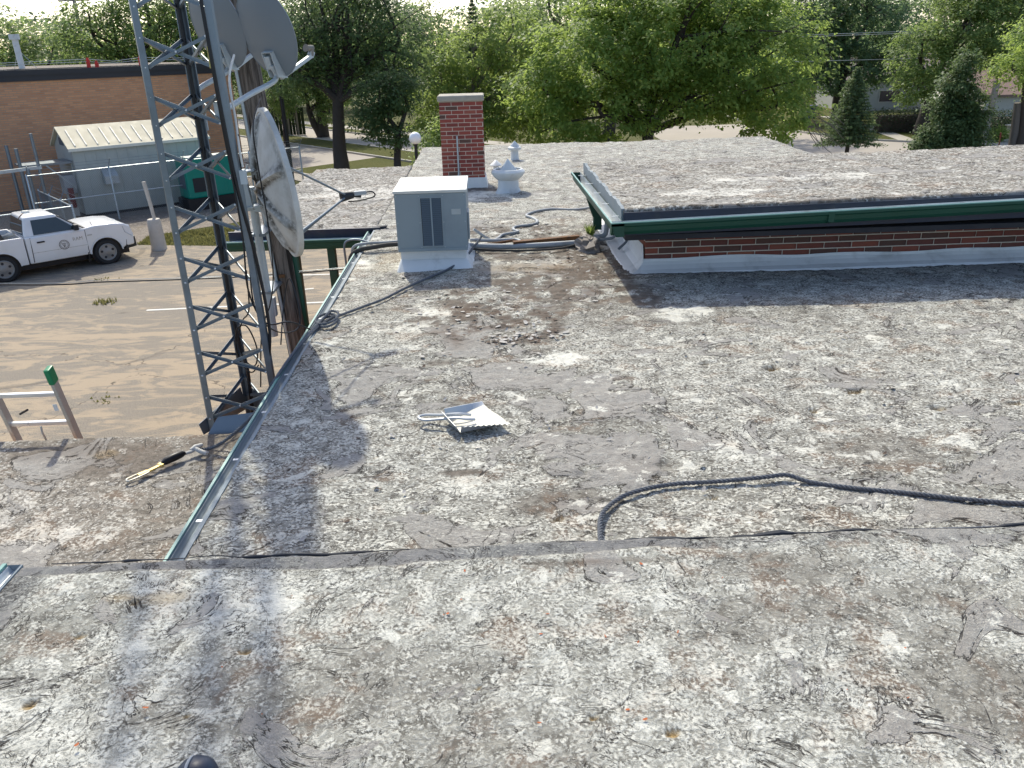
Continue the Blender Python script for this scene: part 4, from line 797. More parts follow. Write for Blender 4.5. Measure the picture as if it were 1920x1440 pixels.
dish('satellite_dish', 'grey oval satellite dish with its receiver arm, right of the tower', (-1.70, 6.98, 2.44), 30, 17, .275, .345, .06, [(-1.93, 6.20, 1.90), (-1.89, 6.36, 1.93), (-1.80, 6.62, 2.0)], True, 'grey oval dishes on the tower')
dish('satellite_dish', 'grey oval satellite dish without a receiver, partly behind the tower leg', (-2.145, 7.20, 2.50), 30, 17, .268, .335, .058, [(-2.20, 6.56, 1.82), (-2.25, 6.66, 1.90), (-2.27, 6.82, 2.03)], False, 'grey oval dishes on the tower')

# ---- big old white dish
BD = thing('old_dish', 'large weathered white dish with mossy ribs mounted on the wooden pole', 'satellite dish', (-2.09, 7.28, -.2))
c = Vector((-1.775, 6.96, 1.26)); r, u, n = frame_from(66, 5); RR = .593; dep = .145
NR, NA = 22, 96; vs = []; at_ = []
ribs = [90, 20, -32, -78, 200]                                      # direction of the raised ribs on the back
def rib_k(a, t):
    k = 0
    for b in ribs:
        d = abs((math.degrees(a)-b+180) % 360-180); k = max(k, math.exp(-(d*t*RR*math.pi/180/.026)**2))
    return k*min(1, max(0, (1-t)/.12))
fs = []
for side in (0, 1):
    for i in range(NR+1):
        t = i/NR
        for j in range(NA):
            a = 2*math.pi*j/NA; rk = rib_k(a, t)*(1 if t > .12 else .6)
            d = dep*(t*t-1)-(.008+.05*rk if side else 0)
            vs.append(tuple(c+r*(math.cos(a)*RR*t)+u*(math.sin(a)*RR*t)+n*d))
            edge = 0
            for b in ribs:
                dd = abs((math.degrees(a)-b+180) % 360-180)*t*RR*math.pi/180; edge = max(edge, math.exp(-((dd-.034)/.02)**2))
            at_.append(min(1, edge*(1-.45*t)*.95+math.exp(-(t/.20)**2)*.8+.75*math.exp(-((t-.93)/.025)**2)*(.25+.5*math.sin(3*a)**2)))
for side in (0, 1):
    o = side*(NR+1)*NA
    for i in range(NR):
        for j in range(NA): fs.append((o+i*NA+j, o+i*NA+(j+1) % NA, o+(i+1)*NA+(j+1) % NA, o+(i+1)*NA+j))
o2 = (NR+1)*NA
for j in range(NA): fs.append((NR*NA+j, NR*NA+(j+1) % NA, o2+NR*NA+(j+1) % NA, o2+NR*NA+j))
mb = MB(); mb.v = vs; mb.f = fs; ref = mb.build('reflector', 'dish_old', BD, smooth=True)
if len(ref.data.vertices) == len(at_):
    a = ref.data.attributes.new('a_dirt', 'FLOAT', 'POINT'); a.data.foreach_set('value', np.array(at_, np.float32))
mb = MB()                                                           # rolled flat rim
for j in range(NA):
    a0, a1 = 2*math.pi*j/NA, 2*math.pi*(j+1)/NA
    e = lambda a, k, d: c+r*(math.cos(a)*RR*k)+u*(math.sin(a)*RR*k)+n*d
    mb.hexa([e(a0, .995, -.018), e(a1, .995, -.018), e(a1, .995, .03), e(a0, .995, .03), e(a0, 1.045, -.014), e(a1, 1.045, -.014), e(a1, 1.045, .03), e(a0, 1.045, .03)])
mb.build('rim', 'dish_old', ref)
feed = c+n*.56-u*.20+r*.02
for a in (20, -32, -110):
    p = c+r*(math.cos(R(a))*RR)+u*(math.sin(R(a))*RR)+n*.02; MB().tube([p, feed], .0095, 8).build('feed_strut', 'galv', BD, smooth=True)
MB().tube([feed-n*.06, feed+n*.05], [.045, .032], 12).tube([feed+n*.05, feed+n*.12-u*.02], .02, 8).build('feed_horn', 'plastic_dark', BD, smooth=True)
MB().tube(catmull([feed+n*.12, feed+n*.22+r*.02, feed+n*.24-u*.05, feed+n*.1-u*.06, feed-u*.05], 5), .006, 6).build('feed_cable', 'black_cable', BD, smooth=True)
MB().bar(feed+n*.06+u*.01, feed+n*.17+u*.0, .055, .035).build('amplifier', 'pipe_grey', BD, bevel=.004)
hub = c-n*(dep+.03)
MB().bar(hub-n*.10+u*.17, hub-n*.10-u*.17, .07, .05).build('mount_channel', 'galv_light', BD, bevel=.004)
MB().bar(hub+u*.15, hub-n*.12+u*.15, .09, .012).build('mount_arm', 'galv_light', BD); MB().bar(hub-u*.14, hub-n*.14-u*.14, .09, .012).build('mount_arm', 'galv_light', BD)
MB().tube([(-2.09, 7.28, -.2), (-2.10, 7.27, 1.20)], .037, 14).build('mast', 'galv_light', BD, smooth=True)
MB().bar((-2.22, 7.22, 1.06), (-1.97, 7.18, 1.02), .055, .065).build('crossbar', 'galv_light', BD); MB().tube([(-2.17, 7.18, 1.08), (-2.07, 7.18, 1.40)], .008, 8).build('tie_rod', 'galv_light', BD)
for z in (.22, .76): MB().box((-2.15, 7.24, z), (-2.03, 7.62, z+.025)).build('clamp', 'galv', BD)

# ---- wooden pole
PO = thing('wooden_pole', 'weathered wooden utility pole behind the white dish', 'pole', (-1.97, 7.72, GZ))
PX = lambda z: -1.975-.047*(z+.5)
PR = lambda z: .132-.0026*(z-GZ)
mb = MB(); zz = np.linspace(GZ, 5.2, 34); mb.tube([(PX(z), 7.72, z) for z in zz], [PR(z) for z in zz], 28); mb.build('shaft', 'pole_wood', PO, smooth=True)
for k, (a, z0_, z1_) in enumerate([(-2.2, GZ, 4.5), (-.35, -2.0, .75)]):
    MB().tube([(PX(z)+math.cos(a)*(PR(z)+.006), 7.72+math.sin(a)*(PR(z)+.006), z) for z in (z0_, (z0_+z1_)/2, z1_)], .015 if k == 0 else .022, 8).build('conduit', 'galv_light' if k == 0 else 'green_metal', PO, smooth=True)
for z in (.3,): MB().bar((PX(z)-.03, 7.585, z), (PX(z)+.02, 7.58, z), .03, .03).build('staple', 'rust', PO)
MB().box((-2.20, 7.56, -.10), (-2.12, 7.63, .09)).build('junction_box', 'pipe_grey', PO, bevel=.005)

# ---- cables
def cab(pts, r, mat, label, group=None): return pipe('cable', pts, r, mat, label, 'cable', 7, 8, group)
cab([(-1.93, 6.05, 4.0), (-1.895, 6.05, 2.8), (-1.875, 6.05, 2.0), (-1.85, 6.06, 1.4), (-1.80, 6.08, .9), (-1.78, 6.1, .3), (-1.83, 6.1, -.1), (-1.80, 6.25, -.4), (-1.78, 6.3, -1.2)], .013, 'black_cable', 'thick black cable strapped down the right tower leg')
cab([(-1.90, 6.07, 2.6), (-1.885, 6.055, 1.9), (-1.87, 6.05, 1.5), (-1.86, 6.04, 1.0), (-1.88, 6.04, .6), (-1.82, 6.15, .3), (-1.70, 6.4, .22), (-1.62, 6.6, .1), (-1.60, 6.75, .02)], .007, 'black_cable', 'thin black cable sagging from tower leg to the gutter')
cab([(-1.80, 6.12, 1.75), (-1.825, 6.1, 1.3), (-1.85, 6.1, .9), (-1.87, 6.1, .45), (-1.80, 6.3, .18), (-1.72, 6.7, .05), (-1.70, 6.8, .2), (-1.78, 6.92, .45), (-1.86, 6.9, .2), (-1.85, 6.6, -.05)], .006, 'black_cable', 'thin black cable looping between tower and wooden pole')
cab([(-2.20, 6.5, 4), (-2.19, 6.47, 2), (-2.175, 6.46, .8), (-2.165, 6.46, .1), (-2.12, 6.44, -.2), (-2.15, 6.46, -.7)], .016, 'black_cable', 'black cable tied along the rear tower leg')
cab([(-1.82, 6.95, 1.95), (-1.80, 6.55, 1.78), (-1.80, 6.52, 1.5), (-1.78, 6.50, 1.0), (-1.80, 6.5, .6), (-1.86, 6.5, .35), (-1.93, 6.5, .2), (-2.0, 6.55, .0), (-2.05, 6.5, -.4)], .006, 'black_cable', 'black cable draped over the left rim of the white dish')
cab([(-1.89, 6.10, .75), (-1.93, 6.14, .42), (-2.02, 6.2, .30), (-2.09, 6.24, .12), (-2.06, 6.24, -.05), (-1.97, 6.2, -.08), (-1.93, 6.18, .08), (-1.99, 6.2, .26), (-2.1, 6.26, .2), (-2.13, 6.3, -.05), (-2.05, 6.3, -.18), (-1.96, 6.25, -.10)], .006, 'black_cable', 'loose black cable coiled inside the tower')
cab([(-1.84, 6.46, 2.28), (-1.845, 6.30, 2.16), (-1.83, 6.2, 2.05), (-1.81, 6.15, 1.85), (-1.80, 6.1, 1.65), (-1.795, 6.1, 1.52)], .0085, 'white_cable', 'white cable hanging from the left dish bracket')
solo('cable_splitter', MB().box((-1.82, 6.07, 1.40), (-1.775, 6.10, 1.50)), 'dish_mount', 'small white splitter box at the end of white cable', 'splitter')
cab([(-12, 10.2, -.05), (-6.45, 10.4, -.43), (-5.06, 10.4, -.44), (-3.67, 10.4, -.44), (-2.5, 10.45, -.42), (-1.72, 10.5, -.38), (-1.56, 10.5, -.36)], .011, 'black_cable', 'black service cable strung across above the parking lot')
cab([(-12, 10.22, -.05), (-6.45, 10.41, -.415), (-5.06, 10.42, -.42), (-3.67, 10.41, -.425), (-2.5, 10.46, -.40), (-1.72, 10.51, -.37), (-1.56, 10.51, -.36)], .0035, 'galv', 'bare silver wire twisted along the black service cable')

# ---- ladder
LD = thing('ladder', 'aluminium extension ladder with a green end cap leaning on the lower roof', 'ladder', (-3.75, 6.1, GZ))
dirv = Vector((-.02, -.20, .98)).normalized(); base = Vector((0, 6.13, -.57))
for k, x in enumerate((-4.03, -3.525)):
    top = Vector((x-.02, 6.03, -.02)); bot = top-dirv*4.02
    MB().bar(bot, top, .030, .075, up=(0, 1, 0)).build('rail', 'ladder_alu', LD, bevel=.004)
    MB().bar(top-dirv*.09, top+dirv*.05, .045, .09, up=(0, 1, 0)).build('end_cap', 'ladder_green', LD, bevel=.012)
    x2 = x-.05+.10*k*0; 
    MB().bar(bot+Vector((-.045, .07, 0)), top-dirv*.75+Vector((-.045, .07, 0)), .028, .07, up=(0, 1, 0)).build('rail', 'ladder_alu', LD, bevel=.004)
for i in range(13):
    z = .20+.287*i; p = Vector((-4.03-.02, 6.03, -.02))-dirv*z; q = p+Vector((.505, 0, 0)); MB().bar(p, q, .032, .036, up=tuple(dirv)).build('rung', 'ladder_rung', LD, bevel=.006)
MB().bar(Vector((-3.546, 5.988, -.33)), Vector((-3.55, 5.982, -.27)), .034, .002, up=(0, 1, .2)).build('sticker', 'sticker_white', LD)
MB().tube(catmull([(-3.76, 6.07, -.50), (-3.755, 6.06, -.56), (-3.75, 6.07, -.62), (-3.74, 6.07, -.8)], 4), .008, 6).build('lock', 'ladder_alu', LD)
MB().tube([(-3.95, 6.15, -.42), (-3.86, 6.12, -.37)], .010, 6).build('pull_grip', 'black', LD)
# ---- black railing below the canopy
RL = thing('handrail', 'black metal ramp handrail below the canopy gutter', 'railing', (-2, 11.6, GZ))
for dz in (0, -.16, -.34, -.5): MB().bar((-2.32, 11.0, -.95+dz), (-1.62, 11.9, -.50+dz), .035, .05).build('rail', 'black', RL)
for t in (.05, .3, .55, .8): p = Vector((-2.32, 11.0, -.95)).lerp(Vector((-1.62, 11.9, -.50)), t); MB().bar(p, p-Vector((0, 0, 3.0 if t in (.05, .8) else .5)), .025, .025).build('baluster', 'black', RL)

# ================================================================== THE YARD
# ---- pickup truck (local: x forward, y left, z up)
TR = thing('pickup_truck', 'white single cab pickup truck with a round door seal parked by the fence', 'truck', (-14.27, 25.92, GZ), math.atan2(1.95, 2.28))
fx, rx_ = 1.52, -1.48; ar = .49
def arch(cx, r=ar, z0=.42, n=9): return [(cx+r*math.cos(t), .40+r*math.sin(t)) for t in np.linspace(R(2), R(178), n)]
def side(poly, y0, y1): return MB().prism(poly, lambda u, v, w: (u, w, v), y0, y1)
low = [(-.74, .42), (-.74, 1.235), (.98, 1.255), (1.3, 1.295), (1.8, 1.285), (2.18, 1.235), (2.34, 1.13), (2.42, .88), (2.40, .52), (2.10, .50)]+arch(fx)+[(.95, .42)]
side(low, -.985, .985).build('body', 'car_white', TR, smooth=True, shift=False, bevel=.055, seg=3)
bedp = [(-2.72, .52), (-2.72, 1.26), (-.775, 1.26), (-.775, .42), (-.95, .42)]+arch(rx_)+[(-2.05, .50)]
for y in (-.985, .885): side(bedp, y, y+.10).build('bed_side', 'car_white', TR, smooth=True, shift=False, bevel=.03, seg=2)
MB().box((-2.70, -.89, .70), (-.78, .89, .76)).build('bed_floor', 'plastic_dark', TR, shift=False); MB().box((-2.72, -.885, .55), (-2.64, .885, 1.255)).build('tailgate', 'car_white', TR, shift=False, bevel=.015); MB().box((-.83, -.885, .7), (-.78, .885, 1.25)).build('bed_front', 'car_white', TR, shift=False)
mb = MB(); bt = [(-.74, -.93), (1.0, -.93), (1.0, .93), (-.74, .93)]; tp = [(-.60, -.73), (.26, -.71), (.26, .71), (-.60, .73)]
mb.hexa([(x, y, 1.225) for x, y in bt]+[(x, y, 1.80) for x, y in tp]); mb.build('cab', 'car_white', TR, smooth=True, shift=False, bevel=.07, seg=3)
MB().hexa([(-.56, -.62, 1.79), (.2, -.60, 1.79), (.2, .60, 1.79), (-.56, .62, 1.79), (-.45, -.45, 1.835), (.05, -.45, 1.83), (.05, .45, 1.83), (-.45, .45, 1.835)]).build('roof_panel', 'car_white', TR, smooth=True, shift=False, bevel=.02)
def sidept(x, z, s, o=.008): k = (z-1.225)/.575; return (x, s*(.93+(-.93+.72)*k+o), z)
for s in (-1, 1):
    win = [(-.46, 1.27), (.80, 1.27), (.30, 1.70), (-.42, 1.70)]
    mb = MB(); mb.add([sidept(x, z, s, .012) for x, z in win]+[sidept(x, z, s, -.01) for x, z in win], [(0, 1, 2, 3), (4, 7, 6, 5), (0, 4, 5, 1), (1, 5, 6, 2), (2, 6, 7, 3), (3, 7, 4, 0)]); mb.build('side_window', 'glass_dark', TR, shift=False)
    d = side([(-.60, .50), (-.60, 1.20), (.96, 1.20), (.98, .72), (.90, .50)], s*.975, s*1.000).build('door', 'car_white', TR, smooth=True, shift=False, bevel=.012)
    MB().box((-.44, min(s*.998, s*1.03), 1.03), (-.22, max(s*.998, s*1.03), 1.075)).build('handle', 'plastic_dark', d, shift=False, bevel=.01)
    MB().box((.66, min(s*.93, s*1.15), 1.26), (.80, max(s*.93, s*1.15), 1.44)).build('mirror', 'plastic_dark', TR, shift=False, bevel=.03)
    side([(-.64, .46), (-.60, 1.22), (-.585, 1.22), (-.62, .46)], s*.986, s*.992).build('door_seam', 'plastic_dark', TR, shift=False)
    ye = s*.99
    side([(.965, .46), (.97, 1.22), (.982, 1.22), (.98, .46)], s*.986, s*.992).build('door_seam', 'plastic_dark', TR, shift=False)
    side([(-.60, .74), (.97, .74), (.97, .752), (-.60, .752)], s*.998, s*1.004).build('door_crease', 'badge', TR, shift=False)
    for cx in (fx, rx_):
        lp = MB(); ring = [(cx+ar*math.cos(t), .40+ar*math.sin(t)) for t in np.linspace(R(2), R(178), 15)]
        lp.tube([(x, s*.982, z) for x, z in ring], .018, 6); lp.build('arch_lip', 'car_white', TR, shift=False, smooth=True)
    MB().tube([(.98, s*.9, 1.26), (.70, s*.86, 1.45), (.32, s*.75, 1.74)], .016, 6).build('pillar_trim', 'plastic_dark', TR, shift=False)
    MB().add([(2.18, s*.80, 1.21), (2.42, s*.70, 1.12), (2.46, s*.70, .82), (2.36, s*1.005, .80), (2.17, s*1.012, .95), (2.12, s*1.005, 1.16), (2.0, s*.6, .9)], [(0, 1, 4, 5), (1, 2, 3, 4), (0, 5, 6), (0, 6, 1), (1, 6, 2), (2, 6, 3), (3, 6, 4), (4, 6, 5)]).build('headlight', 'lamp_glass', TR, shift=False)
    for cx in (fx, rx_):
        wheel = MB().lathe([(.27, -.10), (.36, -.115), (.395, -.08), (.40, 0), (.395, .08), (.36, .115), (.27, .10)], (cx, s*.87, .40), 32, 'Y').build('wheel', 'tyre', TR, smooth=True, shift=False)
        MB().lathe([(.278, s*.118), (.258, s*.130), (.238, s*.108), (.12, s*.108), (.085, s*.128), (.03, s*.13), (.003, s*.13)], (cx, s*.87, .40), 28, 'Y', cap=False).build('rim', 'steel_rim', wheel, smooth=True, shift=False)
        mb = MB()
        for k in range(5):
            a = 2*math.pi*k/5+.4; mb.lathe([(.042, s*.112), (.002, s*.113)], (cx+.18*math.cos(a), s*.87, .40+.18*math.sin(a)), 10, 'Y', cap=False)
        mb.build('rim_slots', 'plastic_dark', wheel, shift=False)
        MB().lathe([(.46, s*-.25), (.47, s*.02)], (cx, s*.87, .42), 26, 'Y').build('wheel_well', 'black', TR, shift=False)
    MB().box((.93, min(s*.8, s*.99), .18), (.955, max(s*.8, s*.99), .5)).build('mud_flap', 'black', TR, shift=False)
    # door seal
    sealc = (.30, s*1.002, .86)
    sl = MB().lathe([(.150, 0), (.150, s*.003), (.136, s*.003), (.136, 0)], sealc, 32, 'Y', cap=False); sl.lathe([(.105, 0), (.105, s*.003), (.098, s*.003), (.098, 0)], sealc, 28, 'Y', cap=False)
    for k in range(16): a = 2*math.pi*k/16; sl.box((sealc[0]+.12*math.cos(a)-.009, min(sealc[1], sealc[1]+s*.003), sealc[2]+.12*math.sin(a)-.009), (sealc[0]+.12*math.cos(a)+.009, max(sealc[1], sealc[1]+s*.003), sealc[2]+.12*math.sin(a)+.009))
    for bx in ((-.06, .01, .06, .028), (-.045, -.03, .05, -.012), (-.07, .042, .03, .054), (-.02, -.075, .02, -.04)): sl.box((sealc[0]+bx[0], min(sealc[1], sealc[1]+s*.003), sealc[2]+bx[1]), (sealc[0]+bx[2], max(sealc[1], sealc[1]+s*.003), sealc[2]+bx[3]))
    sl.build('door_seal', 'emblem', d, shift=False)
    me = text_mesh('RAM', .15); me.materials.clear(); me.materials.append(M['badge'])
    bo = bpy.data.objects.new('badge', me); COL.objects.link(bo); bo.parent = d; bo.location = (.72, s*1.003, .98); bo.rotation_euler = (math.pi/2, 0, 0 if s < 0 else math.pi)
    MB().box((1.02, min(ye, ye+s*.012), 1.02), (1.16, max(ye, ye+s*.012), 1.05)).build('fender_badge', 'badge', TR, shift=False)
wsx = lambda z: 1.0+(.26-1.0)*(z-1.225)/.575
for nm, q in (('windshield', [(wsx(1.27)+.012, -.84, 1.27), (wsx(1.27)+.012, .84, 1.27), (wsx(1.73)+.012, .70, 1.73), (wsx(1.73)+.012, -.70, 1.73)]), ('rear_window', [(-.745, -.78, 1.29), (-.745, .78, 1.29), (-.635, .66, 1.72), (-.635, -.66, 1.72)])):
    dx = -.03 if nm == 'windshield' else .03; MB().hexa(q+[(x+dx, y, z) for x, y, z in q]).build(nm, 'glass_dark', TR, shift=False)
MB().hexa([(2.10, -1.0, .40), (2.52, -.80, .40), (2.52, .80, .40), (2.10, 1.0, .40), (2.16, -1.0, .74), (2.50, -.82, .76), (2.50, .82, .76), (2.16, 1.0, .74)]).build('bumper', 'plastic_dark', TR, shift=False, bevel=.04); MB().bar((1.25, -.86, 1.30), (1.22, -.86, 1.42), .012, .012).build('antenna', 'plastic_dark', TR, shift=False)
MB().bar((1.02, -.88, 1.262), (1.02, .88, 1.262), .05, .012).build('cowl', 'plastic_dark', TR, shift=False)
MB().box((2.30, -.55, .76), (2.42, .55, 1.02)).build('grille', 'plastic_dark', TR, shift=False, bevel=.02)
MB().box((-2.6, -.78, .24), (2.25, .78, .46)).build('chassis', 'black', TR, shift=False)
MB().box((-2.9, -.9, .5), (-2.73, .9, .68)).build('bumper', 'plastic_dark', TR, shift=False, bevel=.03)
MB().hexa([(-.45, -.12, 1.835), (-.22, -.12, 1.835), (-.22, .12, 1.835), (-.45, .12, 1.835), (-.42, -.08, 1.90), (-.26, -.08, 1.89), (-.26, .08, 1.89), (-.42, .08, 1.90)]).build('beacon', 'shed_trim', TR, shift=False, bevel=.015)
MB().tube([(-.42, -.1, 1.84), (-.58, -.35, 1.81), (-.66, -.42, 1.74)], .012, 6).build('beacon_cable', 'rust', TR, shift=False)
MB().box((-.25, -.86, .6), (.95, .86, 1.24)).build('interior', 'black', TR, shift=False)
cs = MB(); cs.hexa([(-1.6, -.6, .77), (-1.05, -.6, .77), (-1.05, .3, .77), (-1.6, .3, .77), (-1.85, -.6, 1.30), (-1.30, -.6, 1.48), (-1.30, .3, 1.48), (-1.85, .3, 1.30)])
ct = Matrix.Rotation(TR.rotation_euler.z, 4, 'Z'); cs.v = [tuple(ct @ Vector(p)+TR.location) for p in cs.v]; solo('cargo_box', cs, 'plastic_dark', 'dark tilted box lying in the truck bed', 'box')
cs = MB().tube([(-2.3, .4, .85), (-.9, -.5, 1.33)], .07, 10).tube([(-2.6, -.5, 1.3), (-1.0, .1, .85)], .04, 8); cs.v = [tuple(ct @ Vector(p)+TR.location) for p in cs.v]; solo('cargo_pipes', cs, 'pipe_grey', 'grey pipes lying across the truck bed', 'pipe')

# ---- equipment shed
SH = thing('equipment_shed', 'pale grey metal equipment shed with a cream ribbed gable roof', 'shed', (-17.04, 34.58, GZ), UA)
SL, SWd, SE, SRg = 5.6, 2.7, 2.83, 3.55
MB().prism([(0, .12), (SWd, .12), (SWd, SE), (SWd/2, SRg-.05), (0, SE)], lambda u, v, w: (w, u, v), 0, SL).build('wall', 'shed_wall', SH, shift=False)
MB().box((.1, .1, 0), (SL-.1, SWd-.1, .12)).build('base', 'black', SH, shift=False)
for k in range(14):
    x = .06+k*(SL-.12)/13; MB().box((x-.022, -.02, .14), (x+.022, .001, SE-.06)).build('wall_rib', 'shed_wall', SH, shift=False)
for y0, y1 in ((-.14, SWd/2), (SWd+.14, SWd/2)):
    rz0 = SE-.05+.0
    rp = MB().hexa([(-.15, y0, rz0-.03), (SL+.15, y0, rz0-.03), (SL+.15, y1, SRg), (-.15, y1, SRg), (-.15, y0, rz0+.04), (SL+.15, y0, rz0+.04), (SL+.15, y1, SRg+.07), (-.15, y1, SRg+.07)]).build('roof', 'shed_roof', SH, shift=False)
    for k in range(13):
        x = .18+k*(SL-.3)/12; f = lambda t: (x, y0+(y1-y0)*t, rz0+.043+(SRg+.073-rz0-.043)*t)
        MB().bar(f(.10), f(.80), .05, .05).build('roof_rib', 'shed_seam', rp, shift=False)
MB().box((-.15, -.17, SE-.12), (SL+.15, -.10, SE+.0)).build('eave_trim', 'shed_trim', SH, shift=False)
MB().prism([(SWd/2-.3, SE+.05), (SWd/2+.3, SE+.05), (SWd/2+.3, SE+.35), (SWd/2-.3, SE+.35)], lambda u, v, w: (w, u, v), -.03, .0).build('gable_vent', 'ac_louvre', SH, shift=False)
MB().hexa([(.95, -.38, 1.30), (1.50, -.38, 1.30), (1.50, -.01, 1.30), (.95, -.01, 1.30), (.95, -.36, 1.62), (1.50, -.36, 1.62), (1.50, -.01, 1.92), (.95, -.01, 1.92)]).build('vent_hood', 'galv_light', SH, shift=False)
MB().box((-.06, .35, .5), (-.005, 1.25, 2.3)).build('door', 'shed_wall', SH, shift=False); MB().box((-.5, .3, 1.0), (-.02, .95, 1.75)).build('condenser', 'pipe_grey', SH, shift=False, bevel=.02)
MB().box((-1.9, .2, 2.25), (-.02, 1.5, 2.32)).build('awning', 'galv', SH, shift=False); MB().bar((-1.0, .3, 2.24), (-.05, .3, 1.2), .05, .05).build('awning_brace', 'galv_light', SH, shift=False)
MB().box((-.45, .12, .1), (-.2, .3, .45)).build('step', 'concrete_post', SH, shift=False); MB().tube([(-.33, .2, .45), (-.33, .2, 1.25)], .11, 12).build('extinguisher', 'red_dark', SH, shift=False, smooth=True)
for y in (.15, 2.0): MB().tube([(-1.95, y, 0), (-1.95, y, 3.0)], .07, 10).build('awning_post', 'galv', SH, shift=False)

# ---- chain link fences
def fence(name, label, p, az, L, Hh, posts, rails, barb=True, group='chain link fences'):
    F_ = thing(name, label, 'fence', (*p, GZ), az, group)
    for x in posts: MB().tube([(x, 0, 0), (x, 0, Hh+.05), (x, 0, Hh+.08)], [.035, .035, .015], 8).build('post', 'galv_light', F_, shift=False, smooth=True)
    for z in rails: MB().tube([(0, 0, z), (L, 0, z)], .024, 8).build('rail', 'galv_light', F_, shift=False, smooth=True)
    if barb:
        for x in posts: MB().tube([(x, 0, Hh), (x+.05, -.22, Hh+.38)], .014, 6).build('barb_arm', 'galv', F_, shift=False)
        for k in range(3): MB().tube([(0, -.05-.07*k, Hh+.1+.12*k), (L, -.05-.07*k, Hh+.1+.12*k)], .006, 4).build('wire', 'galv', F_, shift=False)
    mb = MB(); step_ = .085; n = int((L+Hh)/step_)
    for s in (0, 1):
        for i in range(n):
            a = i*step_-(0 if s else 0); x0 = a-Hh; x1 = a; z0 = .03; z1 = Hh
            if x0 < 0: z0 += -x0; x0 = 0
            if x1 > L: z1 -= x1-L; x1 = L
            if z1 <= z0 or x0 >= L: continue
            if s: x0, x1 = L-x0, L-x1
            mb.bar((x0, .03+.01*s, z0), (x1, .03+.01*s, z1), .006, .006, up=(0, 1, 0))
    mb.build('mesh', 'galv', F_, shift=False)
    return F_
fence('chain_link_fence', 'tall chain link fence with barbed wire arms in front of the grey shed', (-17.75, 32.10), UA, 11.5, 2.1, [0, 3.0, 6.0, 9.0, 11.5], [2.1, 1.05])
fence('chain_link_fence', 'low chain link fence behind the truck, running off to the left', (-14.95, 29.45), UA+math.pi, 9, 1.35, [0, 3, 6, 9], [1.35], False)
fence('chain_link_fence', 'short chain link fence side running back towards the shed', (-14.98, 29.5), UA+math.pi/2, 5.0, 1.35, [1.6, 3.3, 5], [1.35], True)
pp = thing('steel_gantry', 'grey steel posts with a beam left of the shed', 'gantry', (-17.9, 32.6, GZ))
for dx, dy, h in ((0, 0, 2.3), (.28, .3, 3.6)): MB().tube([(-17.9+dx, 32.6+dy, GZ), (-17.9+dx, 32.6+dy, GZ+h)], .06, 10).build('post', 'galv', pp, smooth=True)
MB().bar((-17.55, 32.95, GZ+2.32), (-23, 28.5, GZ+2.15), .12, .12).build('beam', 'galv_light', pp)

# ---- green generator
GN = thing('generator', 'green steel generator cabinet on a dark skid seen through the tower', 'generator', (-12.85, 35.3, GZ), UA)
MB().box((-.1, -.05, .0), (2.5, 1.15, .5)).build('skid', 'black', GN, shift=False); MB().box((0, 0, .5), (2.4, 1.1, 2.15)).build('cabinet', 'teal', GN, shift=False, bevel=.06)
MB().box((-.01, .2, .9), (.0, .9, 1.7)).build('end_grille', 'ac_louvre', GN, shift=False); MB().box((.25, -.012, .75), (.85, .0, 1.35)).build('louvre_panel', 'plastic_dark', GN, shift=False)
for x in (1.0, 1.75): MB().box((x, -.012, .65), (x+.6, .0, 2.0)).build('door', 'teal', GN, shift=False)
MB().box((.2, .2, 2.16), (2.2, .9, 2.2)).build('lid', 'shed_wall', GN, shift=False)
# ---- bollard
BO = thing('bollard', 'stout white concrete bollard with a thin leaning pipe on top', 'bollard', (-11.6, 28.1, GZ))
MB().lathe([(.27, 0), (.25, .15), (.235, .6), (.225, 1.0), (.20, 1.06), (.05, 1.07)], (-11.6, 28.1, GZ), 18).build('concrete', 'concrete_post', BO, smooth=True)
MB().tube([(-11.57, 28.1, GZ+1.05), (-11.60, 28.1, GZ+1.5), (-11.68, 28.1, GZ+2.33)], [.055, .06, .065], 12).build('pipe', 'concrete_post', BO, smooth=True)

# ---- brick building beyond the shed
BB = thing('brick_building', 'long brown brick building with a dark roof edge behind the shed', 'building', (-19.87, 38.1, GZ), UA)
MB().box((-16, 0, 0), (9.1, 14, 5.38)).build('wall', 'far_brick', BB, shift=False); MB().box((-16.08, -.08, 5.36), (9.18, 14.08, 5.60)).build('coping', 'coping', BB, shift=False); MB().box((-16.12, -.12, 5.60), (9.22, 14.12, 5.82)).build('coping', 'coping', BB, shift=False)
MB().box((-15.8, .3, 5.83), (8.9, 13.8, 5.86)).build('roof', 'gravel', BB, shift=False)
vp = BB.location
rvp = lambda x, y, z: tuple(Matrix.Rotation(UA, 4, 'Z') @ Vector((x, y, z))+vp)
o = thing('vent_stack', 'white vent stack on the brick building roof at the left edge', 'vent', rvp(.15, 1.6, 5.86))
b_ = o.location; MB().tube([b_, b_+Vector((-.02, 0, 1.25))], .13, 14).build('pipe', 'vent_white', o, smooth=True); MB().tube([b_+Vector((-.02, 0, 1.2)), b_+Vector((-.02, 0, 1.42))], .22, 14).build('cap', 'vent_white', o, smooth=True)
for dx in (-.5, .5): MB().tube([b_+Vector((0, 0, .8)), b_+Vector((dx, .3, 0))], .012, 5).build('guy_wire', 'galv_light', o)
